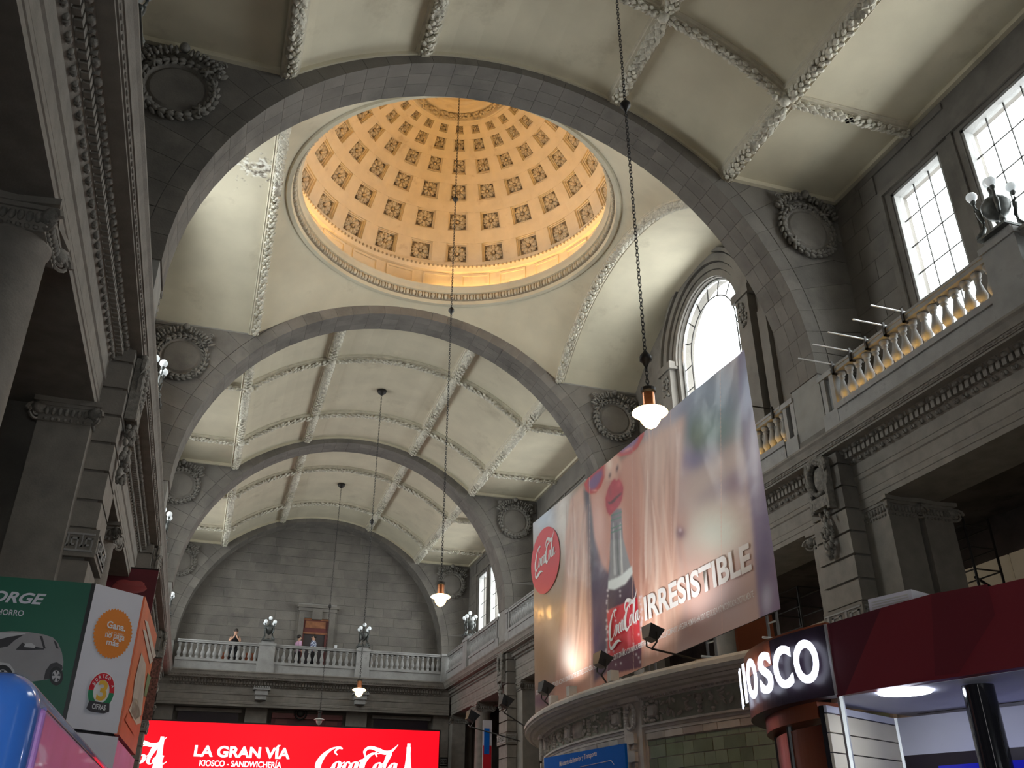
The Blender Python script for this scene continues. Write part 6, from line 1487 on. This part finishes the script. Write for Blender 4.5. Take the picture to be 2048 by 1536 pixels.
# interior ceiling, lamp, walls
base = KZ0+.0
MB().prism([kf(0, base-.002, -.08), kf(2.2, base-.002, -.08), kf(2.2, base-.002, -3.2), kf(-.3, base-.002, -3.2), kf(-.3, base-.002, -.35)], (0, 0, .04)).build('kiosk_ceiling', 'kioskceil', kio)
MB().prism([kf(0, KZ1-.05, -.08), kf(2.2, KZ1-.05, -.08), kf(2.2, KZ1-.05, -3.2), kf(-.5, KZ1-.05, -3.2), kf(-.5, KZ1-.05, -.5)], (0, 0, .04)).build('kiosk_roof', 'kiosk_dark', kio)
lp = onZ(1796, 1382, base-.006)-nK*.07; MB().lathe([(0, -.006), (.15, -.006), (.155, 0), (0, 0)], tuple(lp), 28).build('round_ceiling_lamp', 'whitelamp', kio)
lp2 = onZ(2040, 1398, base-.03)+Vector((.9, .6, 0)); MB().lathe([(0, -.012), (.15, -.012), (.16, 0), (0, 0)], tuple(lp2), 28).build('round_ceiling_lamp', 'whitelamp', kio)
gr_ = MB()
for s_ in (1.1,): gr_.prism([kf(-.2, base-.004, -1.15), kf(2.2, base-.004, -1.15), kf(2.2, base-.004, -1.165), kf(-.2, base-.004, -1.165)], (0, 0, .004))
gr_.build('ceiling_joint', 'kiosk_dark', kio)
sA = onZ(1652, 1410, base-.03); sB_ = onZ(1790, 1437, base-.03)
sd = (sB_-sA).normalized(); sn = Vector((sd.y, -sd.x, 0)); z = base-.03; i = 0; an = Vector((sA.x+sB_.x, sA.y+sB_.y, 0)).normalized(); nn_ = Vector((-sd.y, sd.x, 0)); nn_ = nn_ if nn_.dot(an) > 0 else -nn_
while z > -1.5:
    h = .05 if i == 0 else .115
    MB().prism([(sA.x, sA.y, z-h+.008), (sB_.x, sB_.y, z-h+.008), (sB_.x, sB_.y, z), (sA.x, sA.y, z)], nn_*.02).build('slat', 'kioskceil' if i == 0 else 'slat', kio); z -= h; i += 1
o_ = nn_*.022; MB().prism([(sA.x+o_.x, sA.y+o_.y, -1.6), (sB_.x+o_.x, sB_.y+o_.y, -1.6), (sB_.x+o_.x, sB_.y+o_.y, base-.03), (sA.x+o_.x, sA.y+o_.y, base-.03)], nn_*.03).build('slat_backing', 'black', kio)
MB().tube([(sB_.x, sB_.y, -1.6), (sB_.x, sB_.y, base-.03)], .018, 6).build('corner_profile', 'aluminium', kio)
wq = sB_; we = wq+dK*2.6+Vector((.3, 0, 0))
MB().prism([(wq.x, wq.y, base-.27), (we.x, we.y, base-.27), (we.x, we.y, base-.03), (wq.x, wq.y, base-.03)], (.05, .02, 0)).build('upper_panel', 'kioskceil', kio)
MB().prism([(wq.x, wq.y, -1.6), (we.x, we.y, -1.6), (we.x, we.y, base-.27), (wq.x, wq.y, base-.27)], (.09, .03, 0)).build('dark_glass', 'kiosk_dark', kio)
q0 = Vector((wq.x, wq.y, 0))+dK*.03-Vector((.05, 0, 0)); q1 = q0+dK*.36
MB().prism([(q0.x, q0.y, -1.6), (q1.x, q1.y, -1.6), (q1.x, q1.y, base-.37), (q0.x, q0.y, base-.40)], (.02, .01, 0)).build('blue_sign_panel', 'bluepanel', kio)
q2 = q1+dK*.03-Vector((.15, 0, 0)); q3 = q2+dK*1.6
MB().prism([(q2.x, q2.y, base-.50), (q3.x, q3.y, base-.50), (q3.x, q3.y, base-.365), (q2.x, q2.y, base-.365)], (.2, .05, 0)).build('blue_counter_head', 'bluepanel', kio)
pp = onP(1950, 1350, J-nK*.25, nK); MB().lathe([(.085, -1.6), (.085, base-.02)], (pp.x, pp.y, 0), 20).build('black_post', 'blackgloss', kio, smooth=True)
cap_ = J+dK*.0
MB().tube([J-nK*.03+Vector((0, 0, -1.6)), J-nK*.03+Vector((0, 0, KZ0))], .02, 6).build('corner_profile', 'aluminium', kio)
def acunit(px, py, o_, w_, h_, label):
    p = onP(px, py, J-nK*o_, nK); p.z = KZ1+.0 if o_ > .5 else KZ1+.02
    r = T('air_conditioner', label, 'air conditioner', tuple(p)); r['_o'] = tuple(p)
    MB().obox(p+NZ*h_/2, dK*w_/2, nK*.11, NZ*h_/2).build('casing', 'offwhite', r)
    g = MB()
    for q in range(5): g.obox(p+NZ*(h_*.2+q*h_*.14)+nK*.112, dK*w_*.42, nK*.003, NZ*.003)
    g.build('grille', 'leadroof', r)
acunit(1800, 1200, .25, .30, .11, 'white air conditioner box on the roof edge of the maroon kiosk')
acunit(1600, 1272, .9, .28, .13, 'small white air conditioner box behind the KIOSCO letters')
# ------------------------------------------------------------------ people at the far balcony
def person(name_label, x, y, zf, pose, top, legs='cloth_black', skin='skin', face=0., hairlen=0, hgt=1.66):
    """one continuous body grown with a skin modifier; clothes as children"""
    r = T('person', name_label, 'person', (x, y, zf)); s = hgt/1.75
    ca, sa_ = math.cos(face), math.sin(face)
    def W(px_, py_, pz): return (x+(px_*ca-py_*sa_)*s, y+(px_*sa_+py_*ca)*s, zf+pz*s)
    lean = pose == 'lean'
    J_ = {'pel': (0, 0, .95, .13), 'bel': (0, -.02 if not lean else -.10, 1.12, .12), 'che': (0, -.02 if not lean else -.22, 1.30, .135), 'nek': (0, -.02 if not lean else -.30, 1.47, .055), 'chin': (0, -.03 if not lean else -.34, 1.53, .07), 'head': (0, -.03 if not lean else -.36, 1.63, .095), 'crown': (0, -.01 if not lean else -.34, 1.70, .075)}
    if lean: arms = [((.18, -.24, 1.40, .055), (.25, -.42, 1.16, .042), (.08, -.52, 1.34, .034), (.03, -.47, 1.44, .035)), ((-.18, -.24, 1.40, .055), (-.25, -.42, 1.16, .042), (-.08, -.52, 1.34, .034), (-.03, -.48, 1.44, .035))]
    else: arms = [((.19, -.01, 1.42, .055), (.24, .02, 1.16, .042), (.22, -.12, .95, .034), (.21, -.18, .88, .03)), ((-.19, -.01, 1.42, .055), (-.25, .02, 1.16, .042), (-.22, -.1, .95, .034), (-.21, -.16, .88, .03))]
    V_, E2, Rd = [], [], []
    def addv(t): V_.append(W(*t[:3])); Rd.append(t[3]*s); return len(V_)-1
    ids = {k_: addv(v) for k_, v in J_.items()}
    for a_, b_ in (('pel', 'bel'), ('bel', 'che'), ('che', 'nek'), ('nek', 'chin'), ('chin', 'head'), ('head', 'crown')): E2.append((ids[a_], ids[b_]))
    for ar in arms:
        pr_ = ids['che']
        for j in ar: q = addv(j); E2.append((pr_, q)); pr_ = q
    for s2 in (-1, 1):
        pr_ = ids['pel']
        for j in ((s2*.1, 0, .88, .085), (s2*.11, -.01, .48, .06), (s2*.11, .01, .09, .042), (s2*.12, -.14, .03, .035)): q = addv(j); E2.append((pr_, q)); pr_ = q
    me = bpy.data.meshes.new('body'); me.from_pydata([(a-x, b-y, c-zf) for a, b, c in V_], E2, []); o = bpy.data.objects.new('body', me); C.objects.link(o); o.parent = r
    sk = o.modifiers.new('skin', 'SKIN'); sk.use_smooth_shade = True
    for v, rr_ in zip(me.skin_vertices[0].data, Rd): v.radius = (rr_, rr_)
    me.skin_vertices[0].data[0].use_root = True
    ss = o.modifiers.new('sub', 'SUBSURF'); ss.levels = 1; ss.render_levels = 1; me.materials.append(M[skin])
    def P_(t): return Vector(W(*t[:3]))
    b, c_, n_ = P_(J_['bel']), P_(J_['che']), P_(J_['nek']); ax = Vector((ca, sa_, 0)); ay = Vector((-sa_, ca, 0))
    sh = MB(); rings = [(P_((0, J_['pel'][1], .90)), .17, .125), (b, .155, .125), (c_, .20, .14), (c_.lerp(n_, .55), .19, .12), (n_-NZ*.0, .075, .07)]
    m = 14; PP = [p+ax*rx*s*math.cos(2*PI*i/m)+ay*ry*s*math.sin(2*PI*i/m) for p, rx, ry in rings for i in range(m)]
    sh.add(PP, [(q*m+i, q*m+(i+1) % m, (q+1)*m+(i+1) % m, (q+1)*m+i) for q in range(4) for i in range(m)])
    if not lean:
        for ar in arms: sh.tube([P_(ar[0]), P_(ar[1])], [.075*s, .058*s], 8)
    sh.build('shirt', top, r, smooth=True)
    tr = MB()
    for s2 in (-1, 1): tr.tube([P_((s2*.09, 0, .95)), P_((s2*.11, -.01, .48)), P_((s2*.11, .01, .08))], [.115*s, .08*s, .062*s], 10)
    tr.ell(P_((0, 0, .93)), ax*.17*s, ay*.13*s, NZ*.1, 10, 6); tr.build('trousers', legs, r, smooth=True)
    h = P_(J_['head']); hr = MB(); hr.ell(h+NZ*.035*s+ay*.025*s, ax*.098*s, ay*.108*s, NZ*.105*s, 12, 8)
    if hairlen: hr.ell(h-NZ*.08*s+ay*.06*s, ax*.085*s, ay*.05*s, NZ*.16*s, 10, 6)
    hr.build('hair', 'hair', r, smooth=True)
    fc_ = MB(); fc_.ell(h-ay*.105*s-NZ*.02*s, ax*.014*s, ay*.02*s, NZ*.028*s, 6, 4); fc_.ell(h+ax*.1*s-NZ*.01, ax*.012, ay*.02, NZ*.03, 6, 4); fc_.ell(h-ax*.1*s-NZ*.01, ax*.012, ay*.02, NZ*.03, 6, 4); fc_.build('nose_and_ears', skin, r, smooth=True)
    ey = MB()
    for s2 in (-1, 1): ey.ell(h-ay*.092*s+ax*s2*.033*s+NZ*.012, ax*.012, ay*.008, NZ*.006, 6, 4)
    ey.build('eyes', 'black', r)
    return r
person('woman in a black sleeveless top leaning on the far balustrade, hands at her face', .82, YB+.56, 6.85, 'lean', 'cloth_black', hairlen=0, hgt=1.60, face=.0)
person('dark-haired person in a pink shirt standing left of the plaid-shirted man', 3.50, YB+.62, 6.85, 'stand', 'cloth_pink', face=1.9, hgt=1.60)
person('man in a blue checked shirt standing in front of the dark door', 4.17, YB+.62, 6.85, 'stand', 'plaid', face=-1.9, hgt=1.66)
# ------------------------------------------------------------------ lift everything so that the floor is at 0
for o in list(C.objects):
    if o.parent is None: o.location.z += H
for o in C.objects:
    if '_o' in o: del o['_o']
    if o.parent is not None and 'category' in o: del o['category']
